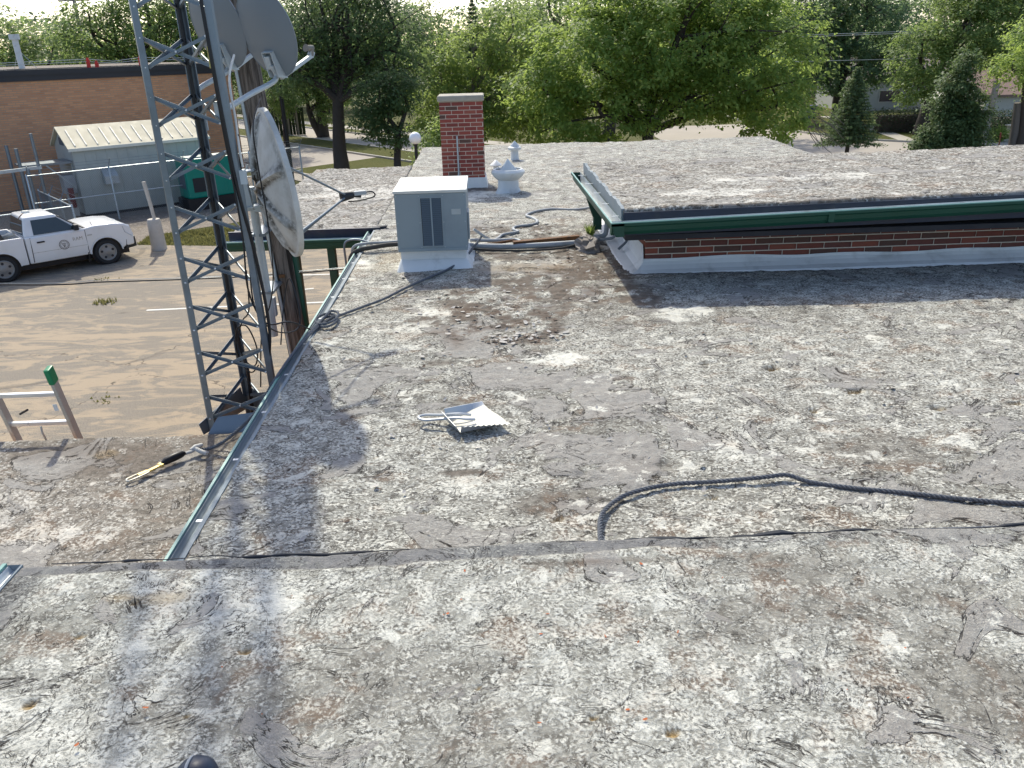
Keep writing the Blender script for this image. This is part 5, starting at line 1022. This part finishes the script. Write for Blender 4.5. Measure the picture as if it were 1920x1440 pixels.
for k, (x, l) in enumerate([(2.6, 'red roof marker on the brick building, leftmost of three'), (2.95, 'short red roof marker just right of the leftmost one'), (4.9, 'red roof marker on the brick building, rightmost of three')]):
    mb = MB(); p = rvp(x, .25, 5.82); mb.box((p[0]-.07, p[1]-.05, p[2]), (p[0]+.07, p[1]+.05, p[2]+(.33 if k != 1 else .2))); mb.box((p[0]-.04, p[1]-.04, p[2]+(.33 if k != 1 else .2)), (p[0]+.04, p[1]+.04, p[2]+(.42 if k != 1 else .28))); solo('roof_marker', mb, 'red', l, 'marker')
for k, dz in enumerate((.25, .36)): solo('wire', MB().tube([rvp(-6, .25, 5.85+dz*.5), rvp(2.6, .25, 5.82+dz), rvp(3.7, .25, 5.8+dz*.7), rvp(4.9, .25, 5.82+dz), rvp(9, .25, 5.85+dz*.5)], .012, 5), 'line_paint', ['lower', 'upper'][k]+' pale wire strung between red roof markers', 'wire')

# ---- lamps
GL = thing('globe_lamp', 'white globe lamp on a black post left of the chimney', 'lamp', (-2.38, 28, GZ))
MB().tube([(-2.38, 28, GZ), (-2.38, 28, -.72)], .055, 12).build('post', 'black', GL, smooth=True)
MB().lathe([(.003, -.205)]+[(.203*math.cos(t), .203*math.sin(t)) for t in np.linspace(-1.4, 1.4, 13)]+[(.003, .205)], (-2.38, 28, -.515), 24).build('globe', 'globe', GL, smooth=True); MB().lathe([(.07, -.74), (.09, -.70), (.09, -.66)], (-2.38, 28, 0), 14).build('collar', 'black', GL)
SLp = thing('street_lamp', 'tall dark steel street lamp post at the roadside', 'lamp', (-10.2, 43, GZ))
MB().tube([(-10.2, 43, GZ), (-10.2, 43, GZ+1.8), (-10.22, 43, 1), (-10.25, 43, 5.0)], [.12, .115, .095, .07], 12).build('post', 'black', SLp, smooth=True); MB().tube([(-10.2, 43, GZ+1.45), (-10.2, 43, GZ+1.6)], .15, 12).build('band', 'black', SLp)
MB().tube(catmull([(-10.25, 43, 5), (-9.6, 42.6, 5.6), (-8.6, 42, 5.75)], 6), .05, 8).build('arm', 'black', SLp); MB().box((-8.75, 41.85, 5.66), (-8.1, 42.1, 5.8)).build('head', 'black', SLp)

# ================================================================== VEGETATION AND HOUSES
def leaf_mesh(name, mat, C, size, parent, up=.5, out=None, aspect=.6, seed=0, smooth=True, tint=None):
    g = np.random.default_rng(seed); N = len(C)
    nr = g.normal(size=(N, 3)); nr /= np.linalg.norm(nr, axis=1, keepdims=True); nr[:, 2] = np.abs(nr[:, 2]); nr = nr*(1-up)+np.array([0, 0, 1.])*up
    if out is not None: nr += out*.5
    nr /= np.linalg.norm(nr, axis=1, keepdims=True)
    a = g.normal(size=(N, 3)); t = np.cross(nr, a); t /= np.linalg.norm(t, axis=1, keepdims=True)+1e-9; b = np.cross(nr, t)
    s = (size*g.uniform(.55, 1.25, N))[:, None]
    droop = np.array([0, 0, -1.])*s*.25
    co = np.stack([C-t*s*.5, C+b*s*aspect*.5+t*s*.08, C+t*s*.5+droop, C-b*s*aspect*.5+t*s*.08], 1).reshape(-1, 3)
    L = root_of(parent).location; co = (co-np.array(L)).astype(np.float32)
    me = bpy.data.meshes.new(name); me.vertices.add(4*N); me.vertices.foreach_set('co', co.ravel()); me.loops.add(4*N); me.loops.foreach_set('vertex_index', np.arange(4*N, dtype=np.int32)); me.polygons.add(N); me.polygons.foreach_set('loop_start', np.arange(0, 4*N, 4, dtype=np.int32)); me.update(calc_edges=True)
    rn = np.repeat(np.clip((g.uniform(0, 1, N)*.75+(0 if tint is None else tint)), 0, 1), 4).astype(np.float32)
    at = me.attributes.new('rnd', 'FLOAT', 'POINT'); at.data.foreach_set('value', rn)
    me.materials.append(M[mat]); o = bpy.data.objects.new(name, me); COL.objects.link(o); o.parent = parent; return o
def crown_points(lobes, nclump, per, cr, g, shell=.55):
    wts = np.array([l[3]*l[4]*l[5] for l in lobes])**.7; wts /= wts.sum(); C = []; O = []; Tn = []; CL = []
    for l, w_ in zip(lobes, wts):
        k = max(4, int(nclump*w_)); d = g.normal(size=(k, 3)); d /= np.linalg.norm(d, axis=1, keepdims=True)
        rad = shell+(1.0-shell)*g.uniform(0, 1, k)**.6; rad *= g.uniform(.86, 1.12, k)
        c = np.array(l[:3])+d*rad[:, None]*np.array(l[3:6]); CL.append(c)
        m = g.poisson(per, k)+3; idx = np.repeat(np.arange(k), m); rr = cr*g.uniform(.6, 1.4, k)
        p = c[idx]+g.normal(size=(len(idx), 3))*rr[idx][:, None]*np.array([1, 1, .62])*.62
        C.append(p); O.append(d[idx]); Tn.append(np.repeat(g.uniform(-.1, .3, k), m))
    return np.concatenate(C), np.concatenate(O), np.concatenate(Tn), np.concatenate(CL)
def tree(name, label, base, trunk_top, tr, lobes, leaf, nclump, per, size, cr=.5, seed=0, cat='tree', bark='bark', group='trees beyond the roofs', limbs=5, lean=0, shell=.55, up=.45, bare=0):
    g = np.random.default_rng(seed); T_ = thing(name, label, cat, (base[0], base[1], GZ), 0, group)
    P, O, Tn, CL = crown_points(lobes, nclump, per, cr, g, shell)
    leaf_mesh('crown', leaf, P, size, T_, up, O, seed=seed+1, tint=Tn)
    mb = MB(); b = Vector((base[0], base[1], GZ)); t = Vector(trunk_top); m = b.lerp(t, .5)+Vector((g.normal()*.12+lean, g.normal()*.1, 0))
    pts = catmull([b, b.lerp(m, .5)+Vector((g.normal()*.04, 0, 0)), m, t], 5); mb.tube(pts, [tr*(1.25-.6*i/len(pts)) for i in range(len(pts))], 10)
    for l in lobes:
        c = Vector(l[:3]); mid = t.lerp(c, .5)+Vector((g.normal()*.3, g.normal()*.3, .25)); q = catmull([t-Vector((0, 0, .2)), mid, c, c+Vector((g.normal()*.3, g.normal()*.3, l[5]*.6))], 4); mb.tube(q, [tr*.55*(1-.85*i/len(q)) for i in range(len(q))], 7)
        for k in range(limbs):
            e = Vector(CL[g.integers(len(CL))]); 
            if (e-c).length > max(l[3:6])*1.4: continue
            s_ = q[g.integers(2, len(q))]; mm = s_.lerp(e, .5)+Vector((0, 0, .15)); qq = catmull([s_, mm, e], 3); mb.tube(qq, [tr*.2*(1-.8*i/len(qq)) for i in range(len(qq))], 5)
    for k in range(bare):
        e = Vector(CL[g.integers(len(CL))]); e = t+(e-t)*1.12; s_ = t.lerp(e, .35); qq = catmull([s_, s_.lerp(e, .5)+Vector((g.normal()*.3, g.normal()*.3, .2)), e], 4); mb.tube(qq, [tr*.16*(1-.9*i/len(qq)) for i in range(len(qq))], 4)
    mb.build('trunk', bark, T_, smooth=True); return T_
def rl(cx, cy, cz, rx, ry, rz): return (cx, cy, cz, rx, ry, rz)

tree('maple_tree', 'big bright green maple spreading behind the far roof edge', (7.3, 37.5), (7.2, 37.4, -1.3), .34, [rl(4.6, 37, 1.6, 3.0, 3, 2.3), rl(8.3, 36.6, 2.4, 3.6, 3.2, 2.6), rl(11.6, 36.6, 1.6, 2.9, 2.9, 2.4), rl(12.6, 36.3, -.5, 1.9, 2.2, 1.6), rl(9.2, 36.2, .2, 2.4, 2, 1.3), rl(5.0, 35.8, -.6, 2.6, 2, 1.4), rl(2.7, 36.5, .3, 1.8, 2, 1.5), rl(7, 38.5, 4.2, 3.2, 3, 1.9), rl(10.8, 38, 3.6, 2.6, 2.6, 1.7)], 'leaf_maple', 1350, 46, .20, .40, 11, limbs=7, bare=12)
tree('broadleaf_tree', 'yellow green leafy tree just left of the big maple', (-.6, 43.5), (-.8, 43.5, -.6), .2, [rl(-2.8, 43, .8, 1.8, 2, 1.5), rl(-.5, 43.3, 1.8, 2.0, 2, 1.7), rl(1.4, 43.6, 2.6, 1.8, 2, 1.9), rl(-1.4, 42.6, -.9, 2.4, 2, 1.5), rl(1.1, 43, -.8, 2.3, 2, 1.6), rl(3.6, 43.5, 1.6, 1.8, 2, 1.8), rl(3.0, 43, -1.2, 2.2, 1.5, 1.3)], 'leaf_pale', 640, 38, .19, .38, 12, bark='bark_pale', limbs=8, bare=16, shell=.4)
tree('broadleaf_tree', 'dark broad elm with a thick bare trunk left of the chimney', (-7.05, 39.6), (-6.8, 39.6, .3), .36, [rl(-8.4, 39.6, 2.4, 2.1, 2, 1.9), rl(-6.0, 39.6, 3.2, 2.6, 2.2, 2.2), rl(-3.9, 39.8, 2.4, 1.9, 2, 1.8), rl(-8.7, 39, 1.2, 1.3, 1.5, .8), rl(-4.2, 39, .9, 1.5, 1.5, .9), rl(-6.2, 40.6, 5.2, 3.0, 2.4, 2.0), rl(-6.4, 40, 1.4, 2.6, 1.6, .9)], 'leaf_dark', 950, 22, .17, .45, 13, limbs=9, bare=14, shell=.35)
tree('small_tree', 'small dark tree with a crooked trunk beside the globe lamp', (-3.75, 36.6), (-3.8, 36.6, -.9), .19, [rl(-4.5, 36.6, .35, 1.0, 1.1, 1.0), rl(-3.6, 36.5, .5, .85, 1, 1.0), rl(-5.0, 36.4, -.4, .8, .9, .7), rl(-4.2, 36.3, -1.15, 1.0, .9, .5)], 'leaf_dark', 330, 20, .15, .32, 14, limbs=5)
tree('shrub', 'yellow green bush beside the left side of the chimney', (-2.0, 31.5), (-2.0, 31.5, -1.9), .06, [rl(-2.1, 31.5, -1.3, .75, .8, .85), rl(-1.6, 31.8, -.75, .55, .7, .6)], 'leaf_pale', 130, 18, .13, .24, 15, 'shrub')
tree('broadleaf_tree', 'pale green tree at the far left above the brick building', (-33, 62), (-32.5, 62, 0), .3, [rl(-34.5, 62, 3.2, 3.2, 3, 2.9), rl(-30.6, 62, 2.0, 2.6, 3, 2.2), rl(-27.6, 62.5, 1.4, 2.4, 2.5, 2.2), rl(-38, 63, 3, 3, 3, 3), rl(-31, 62, .2, 5, 2, 1.2)], 'leaf_mid', 900, 20, .26, .55, 16)
tree('broadleaf_tree', 'dark tree with bare branches behind the tower', (-21.5, 57), (-21.5, 57, 0), .4, [rl(-24.9, 57, 3.2, 2.5, 2.4, 2.8), rl(-21.3, 57, 4.2, 3.0, 2.6, 2.9), rl(-17.9, 57, 3.4, 2.8, 2.4, 2.9), rl(-14.9, 57.5, 2.6, 2.4, 2.4, 2.8), rl(-20, 56.5, .8, 5.0, 2, 1.6)], 'leaf_mid', 1200, 20, .24, .55, 17, limbs=10, bare=30, shell=.4)
tree('broadleaf_tree', 'grey green tree behind the grey dishes', (-12.8, 66), (-12.8, 66, .5), .4, [rl(-14.5, 66, 3.6, 3, 2.6, 2.8), rl(-10.6, 66.5, 3.2, 3.2, 2.6, 3.0), rl(-12.5, 65.8, .8, 3.6, 2.2, 1.5), rl(-7.2, 67, 3.4, 2.8, 2.4, 3.0)], 'leaf_blue', 850, 18, .26, .6, 18)
tree('broadleaf_tree', 'hazy green tree filling the gap behind the chimney', (-3, 76), (-3, 76, 0), .4, [rl(-5.6, 76, 3.2, 3.6, 3, 3.0), rl(-1.4, 76, 1.6, 3.4, 3, 2.6), rl(2.6, 77, 3.3, 3.4, 3, 2.9), rl(0, 75, -1.4, 7, 2.4, 2.0), rl(6.5, 76, 3.4, 3.4, 3, 3)], 'leaf_mid', 1000, 18, .3, .7, 19)
tree('broadleaf_tree', 'tall green tree behind the middle of the big maple', (8.5, 58), (8.5, 58, .5), .4, [rl(4.6, 58, 3.9, 3.0, 3, 2.6), rl(9.5, 58, 4.6, 4.0, 3, 2.6), rl(14.5, 58, 4.2, 3.6, 3, 2.8), rl(18, 58, 2.6, 2.8, 2.6, 3.2), rl(11, 57, .8, 6.5, 2, 2.4)], 'leaf_mid', 820, 18, .26, .6, 20)
tree('broadleaf_tree', 'large blue green tree behind the spruce', (28, 66), (28, 66, -.5), .42, [rl(25.4, 66, 1.8, 2.6, 2.6, 3.4), rl(29.3, 66, 3.0, 3.2, 2.8, 3.4), rl(27.8, 64.6, -.2, 3.0, 2.2, 1.8), rl(31.6, 66, .8, 2.4, 2.4, 2.0), rl(24.2, 66.5, -1.0, 1.4, 1.6, 2.0), rl(27, 67, 5.0, 4, 3, 2.6)], 'leaf_blue', 900, 34, .24, .48, 21)
tree('broadleaf_tree', 'mid green tree with drooping leaves left of the pine', (29, 55), (29.3, 55, -.6), .36, [rl(27.6, 53.8, 1.0, 2.0, 2, 2.0), rl(30.6, 54, 2.4, 2.6, 2.4, 2.4), rl(33.8, 55, 2.4, 2.6, 2.4, 2.8), rl(27.4, 53.2, -1.0, 1.4, 1.6, 1.0), rl(31.6, 55.6, 4.6, 3, 2.6, 1.8)], 'leaf_mid', 760, 36, .21, .42, 22)
tree('broadleaf_tree', 'bright leafy tree hanging over the right edge', (27.6, 42), (27.2, 42, -.4), .22, [rl(27.2, 41.6, 1.6, 1.7, 1.8, 1.6), rl(26.0, 41.4, .5, 1.1, 1.4, .9), rl(28.2, 41.6, .2, 1.4, 1.5, 1.3), rl(28.6, 42, 2.6, 1.8, 1.8, 1.6)], 'leaf_maple', 380, 24, .17, .38, 23)
tree('street_tree', 'small round street tree on the grass beyond the road', (-14.85, 62), (-14.8, 62, -2.4), .1, [rl(-14.6, 62, -.7, 1.2, 1.2, 1.6)], 'leaf_mid', 150, 20, .18, .35, 24)
tree('street_tree', 'leaning tree on the lawn across the road', (-12.9, 66), (-13.7, 66, -1.9), .3, [rl(-14.2, 66, -.4, 1.6, 1.4, 1.2), rl(-11.6, 65.5, -.6, 1.8, 1.4, 1.3), rl(-12.0, 64.8, -2.2, .9, .9, .8)], 'leaf_mid', 260, 20, .2, .42, 25, lean=-.1)
tree('broadleaf_tree', 'tall hazy tree on the skyline right of the conifer tip', (20, 92), (20, 92, 0), .5, [rl(16, 92, 2.2, 4, 3, 3.2), rl(22, 92, 3, 4, 3, 3.4), rl(38, 92, 2.6, 5, 3, 3.4), rl(44, 92, 4, 5, 3, 4), rl(30, 92, 1, 5, 3, 3.2)], 'leaf_blue', 700, 16, .36, .8, 26)
tree('broadleaf_tree', 'hazy tree line on the left skyline', (-40, 88), (-40, 88, 0), .5, [rl(-46, 88, 2, 4, 3, 3), rl(-40, 88, 3.2, 4, 3, 3), rl(-34, 88, 1.0, 4, 3, 2.4), rl(-28, 88, 2.0, 4, 3, 2.6), rl(-20, 88, 2.6, 5, 3, 3)], 'leaf_blue', 620, 16, .36, .8, 27)
# the wood beyond the houses, one mass
g = np.random.default_rng(77); WP = []
for x in np.arange(-78, 84, 3.1):
    z = 2.6+1.5*math.sin(x*.31)+1.1*math.sin(x*.83+1)+g.normal()*.5; y = 104+g.normal()*4
    WP.append(np.array([x, y, GZ+.3])+np.stack([g.normal(size=900)*2.3, g.normal(size=900)*1.6, g.uniform(0, 1, 900)**.8*(z+3.4-GZ)], 1))
WP = np.concatenate(WP); wr = thing('far_wood', None, None, (0, 104, GZ)); wr.empty_display_size = 1
wo = leaf_mesh('far_wood', 'leaf_blue', WP, .62, wr, .4, None, .7, 78); wo.parent = None; wo.location = (0, 104, GZ); bpy.data.objects.remove(wr); wo.name = 'far_wood'; tag(wo, 'hazy belt of distant trees on the skyline', 'trees', None, 'stuff')
# dead twigs at the maple's right skirt
tw = MB(); g = np.random.default_rng(5)
for k in range(16):
    p = Vector((14.0+g.normal()*.2, 36.2, -1.0+g.normal()*.25)); q_ = p+Vector((g.uniform(.6, 1.9), g.normal()*.4, -g.uniform(.2, 1.5))); tw.tube(catmull([p, p.lerp(q_, .5)+Vector((g.normal()*.15, 0, g.normal()*.2+.15)), q_], 4), [.022*(1-.07*i) for i in range(9)], 5)
solo('dead_branch', tw, 'bark_pale', 'bare dead branches hanging below the right side of the maple', 'branch')

def conifer(name, label, base, top, rad, levels, per, leaf, seed, clear=.5, sizes=.16, group='conifers'):
    g = np.random.default_rng(seed); T_ = thing(name, label, 'tree', (base[0], base[1], GZ), 0, group); h = top-GZ; P = []; O = []; mb = MB()
    mb.tube([(base[0], base[1], GZ), (base[0]+.03, base[1], GZ+h*.5), (base[0], base[1], top-.1)], [.13, .08, .012], 8)
    for i in range(levels):
        t = i/(levels-1); z = GZ+clear+(h-clear-.15)*t; r_ = rad*(1-t)**.85*g.uniform(.85, 1.12)+.05; nb = int(per*(1-.5*t))+3
        for k in range(nb):
            a = 2*math.pi*(k+g.uniform(-.3, .3))/nb+i*.7; L = r_*g.uniform(.75, 1.15); d = np.array([math.cos(a), math.sin(a), -.22+.35*t]); n = int(10+L*34)
            s_ = g.uniform(.12, 1, n)**.8; side_ = np.array([-math.sin(a), math.cos(a), 0]); w_ = (1-s_)*.30*L+.05
            p = np.array([base[0], base[1], z])+d*L*s_[:, None]+side_*(g.uniform(-1, 1, n)*w_)[:, None]+np.array([0, 0, 1.])*((s_**2)*.12*L)[:, None]+g.normal(size=(n, 3))*.03
            P.append(p); O.append(np.tile(d, (n, 1))); e = np.array([base[0], base[1], z])+d*L*.9; mb.tube([(base[0], base[1], z), tuple(e+np.array([0, 0, .08*L]))], [.02, .006], 4)
    P = np.concatenate(P); O = np.concatenate(O); leaf_mesh('crown', leaf, P, sizes, T_, .3, O, .32, seed); mb.build('trunk', 'bark', T_); return T_
conifer('spruce_tree', 'young dark spruce with its trunk showing behind the roof', (19.85, 45.0), .80, 1.6, 26, 12, 'needle', 31, .95, .17)
tree('pine_tree', 'bushy blue green pine standing right of the spruce', (24.7, 43.2), (24.6, 43.2, -1), .14, [rl(24.5, 43, .7, .55, .6, .8), rl(24.2, 43, -.2, .85, .9, .7), rl(24.9, 43, -.9, 1.0, 1, .7), rl(23.8, 43, -1.3, .9, .9, .6), rl(25.3, 43, -1.9, 1.1, 1, .7), rl(24.3, 42.8, -2.3, 1.3, 1, .7), rl(25.2, 42.8, -3.0, 1.2, 1, .7)], 'needle', 620, 34, .15, .3, 32, shell=.3, limbs=3, group='conifers')
tree('pine_tree', 'low spreading conifer at the foot of the pine', (23.3, 42.6), (23.3, 42.6, -3.2), .08, [rl(23.2, 42.6, -2.6, .7, .7, .5), rl(22.9, 42.6, -3.1, .8, .8, .5), rl(23.9, 42.5, -3.1, .9, .8, .5)], 'needle', 240, 34, .14, .26, 33, shell=.3, limbs=3, group='conifers')
conifer('pine_tree', 'distant dark conifer tip on the skyline', (-.75, 70), 5.7, 1.7, 22, 8, 'needle', 34, 3, .3)
conifer('pine_tree', 'distant dark conifer behind the tower', (-27, 72), 6.2, 2.2, 22, 8, 'needle', 35, 2, .3)
def hedge(label, a, b, seed):
    g = np.random.default_rng(seed); c = ((a[0]+b[0])/2, (a[1]+b[1])/2); T_ = thing('hedge', label, 'hedge', (c[0], c[1], GZ), 0, 'clipped hedges'); n = int((b[0]-a[0])*(b[2]-a[2])*(1.5)*420)
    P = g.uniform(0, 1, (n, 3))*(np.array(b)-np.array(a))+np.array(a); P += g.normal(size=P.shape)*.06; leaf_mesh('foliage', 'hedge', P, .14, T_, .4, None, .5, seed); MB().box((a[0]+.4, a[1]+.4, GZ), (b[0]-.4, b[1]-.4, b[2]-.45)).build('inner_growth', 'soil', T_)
hedge('dark clipped hedge in front of the grey sided house', (26.7, 56.4, GZ), (31.5, 58.0, -2.45), 41); hedge('low dark hedge behind the pine at right', (30.0, 53.2, GZ), (34.6, 54.4, -2.95), 42); hedge('dark hedge by the utility box at the right edge', (33.4, 54.6, GZ), (40, 55.8, -2.6), 43)
tree('shrub', 'bright green low shrub beside the utility box', (31.6, 50.5), (31.6, 50.5, -3.7), .05, [rl(31.6, 50.5, -3.6, .8, .6, .5)], 'leaf_maple', 70, 18, .13, .2, 44, 'shrub')

def house(name, label, loc, rz, L, Wd, He, Hr, wallm, roofm, wins):
    h = thing(name, label, 'house', (*loc, GZ), rz, 'houses across the street'); w_ = MB().prism([(0, 0), (Wd, 0), (Wd, He), (Wd/2, Hr), (0, He)], lambda u, v, w: (w, u, v), 0, L).build('wall', wallm, h, shift=False)
    k = 0
    while .25+k*.22 < He-.1: MB().box((-.012, -.02, .25+k*.22), (L+.012, .0, .25+k*.22+.025)).build('siding_board', wallm, w_, shift=False); k += 1
    for y0 in (-.4, Wd+.4): MB().hexa([(-.35, y0, He-.25), (L+.35, y0, He-.25), (L+.35, Wd/2, Hr), (-.35, Wd/2, Hr), (-.35, y0, He-.1), (L+.35, y0, He-.1), (L+.35, Wd/2, Hr+.15), (-.35, Wd/2, Hr+.15)]).build('roof', roofm, h, shift=False)
    for x, z, ww, hh in wins:
        f = MB().box((x-.07, -.06, z-.07), (x+ww+.07, -.021, z+hh+.07)).build('window', 'siding2', h, shift=False); MB().box((x, -.075, z), (x+ww, -.061, z+hh)).build('pane', 'window', f, shift=False)
        for q in range(1, 4): MB().box((x, -.082, z+hh*q/4-.015), (x+ww, -.076, z+hh*q/4+.015)).build('shutter_slat', 'bark', f, shift=False)
    return h
house('house', 'grey sided bungalow behind the dark hedge', (32.0, 74.6), R(-4), 11, 8, 2.75, 4.4, 'siding', 'shingle', [(3.1, .75, 1.75, .9), (5.0, 1.7, .5, .6)])
house('house', 'pale house with a pinkish roof at the right edge', (37.6, 62.5), R(-6), 12, 8, 2.0, 3.6, 'siding2', 'shingle_red', [(4, .7, 1.2, .8)])
po = thing('porch', 'small white porch gable between the pine and the hedge', 'porch', (38.2, 69.5, GZ)); MB().prism([(-1.2, 1.05), (1.2, 1.05), (0, 1.75)], lambda u, v, w: (38.2+u, w, GZ+v), 69, 71).build('gable', 'siding2', po)
for x in (-1.0, 1.0): MB().box((38.2+x-.07, 69, GZ), (38.2+x+.07, 69.15, GZ+1.05)).build('post', 'bark', po)
MB().box((37.3, 70.2, GZ), (39.1, 70.3, GZ+1.05)).build('screen', 'black', po)
UB = thing('utility_box', 'pale green utility cabinet at the right edge', 'cabinet', (33.6, 52, GZ)); MB().box((33.2, 51.7, GZ+.08), (34.0, 52.3, GZ+.72)).build('cabinet', 'concrete_post', UB, bevel=.02); MB().box((33.12, 51.6, GZ), (34.1, 52.4, GZ+.08)).build('pad', 'kerb', UB)
MB().box((33.12, 51.62, GZ+.725), (34.08, 52.38, GZ+.78)).build('lid', 'siding2', UB)
solo('leaning_post', MB().bar((30.45, 50, GZ), (30.6, 50, -.45), .28, .22), 'weathered_wood', 'leaning grey wooden post right of the pine', 'post')
solo('dark_post', MB().tube([(27.4, 42.3, GZ), (27.3, 42.3, -2.4), (27.1, 42.2, -1.1)], [.22, .2, .17], 10), 'wood_post', 'thick dark wooden post near the right edge', 'post')
rm = thing('marker_stake', 'thin orange red marker stake near the right edge', 'stake', (27.72, 44, GZ)); MB().tube([(27.72, 44, GZ), (27.70, 44, -3.0)], .035, 6).build('stake', 'rust', rm); MB().tube([(27.70, 44, -3.0), (27.68, 44, -2.75)], .035, 6).build('tip', 'red_dark', rm)
BN = thing('wheelie_bin', 'blue bin under the trees left of the spruce', 'bin', (27.0, 69, GZ)); MB().hexa([(26.75, 68.7, GZ+.05), (27.25, 68.7, GZ+.05), (27.25, 69.2, GZ+.05), (26.75, 69.2, GZ+.05), (26.68, 68.65, GZ+.95), (27.32, 68.65, GZ+.95), (27.32, 69.3, GZ+.95), (26.68, 69.3, GZ+.95)]).build('tub', 'bin_blue', BN); MB().box((26.65, 68.6, GZ+.955), (27.35, 69.35, GZ+1.02)).build('lid', 'bin_blue', BN)
for k, (a, b, l) in enumerate([((6, 60.4, 2.28), (70, 59.2, 3.1), 'upper pale power line crossing the trees at right'), ((6, 60.6, 2.18), (70, 59.4, 2.95), 'second power line just below the upper one'), ((6, 60, .72), (70, 60, .95), 'lower pale power line crossing above the spruce')]):
    m = (Vector(a)+Vector(b))/2-Vector((0, 0, .18)); solo('power_line', MB().tube(catmull([a, m, b], 8), .018, 5), 'line_paint', l, 'power line')
FP = thing('utility_pole', 'distant wooden utility pole with a crossarm above the brick building', 'pole', (-34, 75, GZ)); MB().tube([(-34, 75, GZ), (-33.85, 75, 8.5)], [.2, .14], 8).build('shaft', 'weathered_wood', FP); MB().bar((-35.2, 75, 6.6), (-32.6, 75, 6.6), .1, .12).build('crossarm', 'weathered_wood', FP)
bf = thing('board_fence', 'dark green board fence beyond the road', 'fence', (-15, 68, GZ))
for k in range(11): MB().box((-17.4+k*.26, 68, GZ), (-17.4+k*.26+.235, 68.04, -1.9)).build('board', 'hedge', bf)
for x in (-15.9, -15.2): MB().box((x, 67.9, GZ), (x+.14, 67.99, -1.75)).build('post', 'weathered_wood', bf)
# grass, weeds: nobody could count the blades
def blades(name, n, area, h, seed, mat='grass', label=None):
    g = np.random.default_rng(seed); P = np.array([area(g) for _ in range(n)]); co = []; 
    a = g.uniform(0, 6.28, n); hh = h*g.uniform(.5, 1.3, n); wv = .03*g.uniform(.5, 1.2, n); dx = np.stack([np.cos(a)*wv, np.sin(a)*wv, 0*a], 1); tip = np.stack([g.normal(size=n)*.4*hh, g.normal(size=n)*.4*hh, hh], 1)
    co = np.stack([P-dx, P+dx, P+tip], 1).reshape(-1, 3); me = bpy.data.meshes.new(name); me.from_pydata([tuple(p) for p in co], [], [(3*i, 3*i+1, 3*i+2) for i in range(n)])
    at = me.attributes.new('rnd', 'FLOAT', 'POINT'); at.data.foreach_set('value', np.repeat(g.uniform(0, 1, n), 3).astype(np.float32)); me.materials.append(M[mat]); o = bpy.data.objects.new(name, me); COL.objects.link(o); return tag(o, label, 'grass', None, 'stuff')
def tri(a, b, c):
    def f(g): u, v = sorted(g.uniform(0, 1, 2)); p = np.array(a)*u+np.array(b)*(v-u)+np.array(c)*(1-v); return (p[0], p[1], GZ)
    return f
ga, gb = tri((-12.7, 28.9), (-3.2, 27.0), (-5.5, 34)), tri((-12.7, 28.9), (-5.5, 34), (-12.8, 30.3))
blades('grass', 9000, lambda g: ga(g) if g.uniform() < .75 else gb(g), .10, 51, label='strip of green and straw grass at the parking edge')
for k, (x, y, l) in enumerate([(-10.74, 21.64, 'small green weed tuft growing in the parking lot near the truck'), (-7.79, 14.79, 'low weed tuft in the parking lot near the roof'), (-11.9, 24.2, 'tiny weed in the truck shadow')]):
    o = blades('weed_tuft', (60, 26, 26)[k], lambda g: (x+g.normal()*.16, y+g.normal()*.12, GZ), (.13, .045, .06)[k], 60+k, label=l); o['category'] = 'weed'; del o['kind']
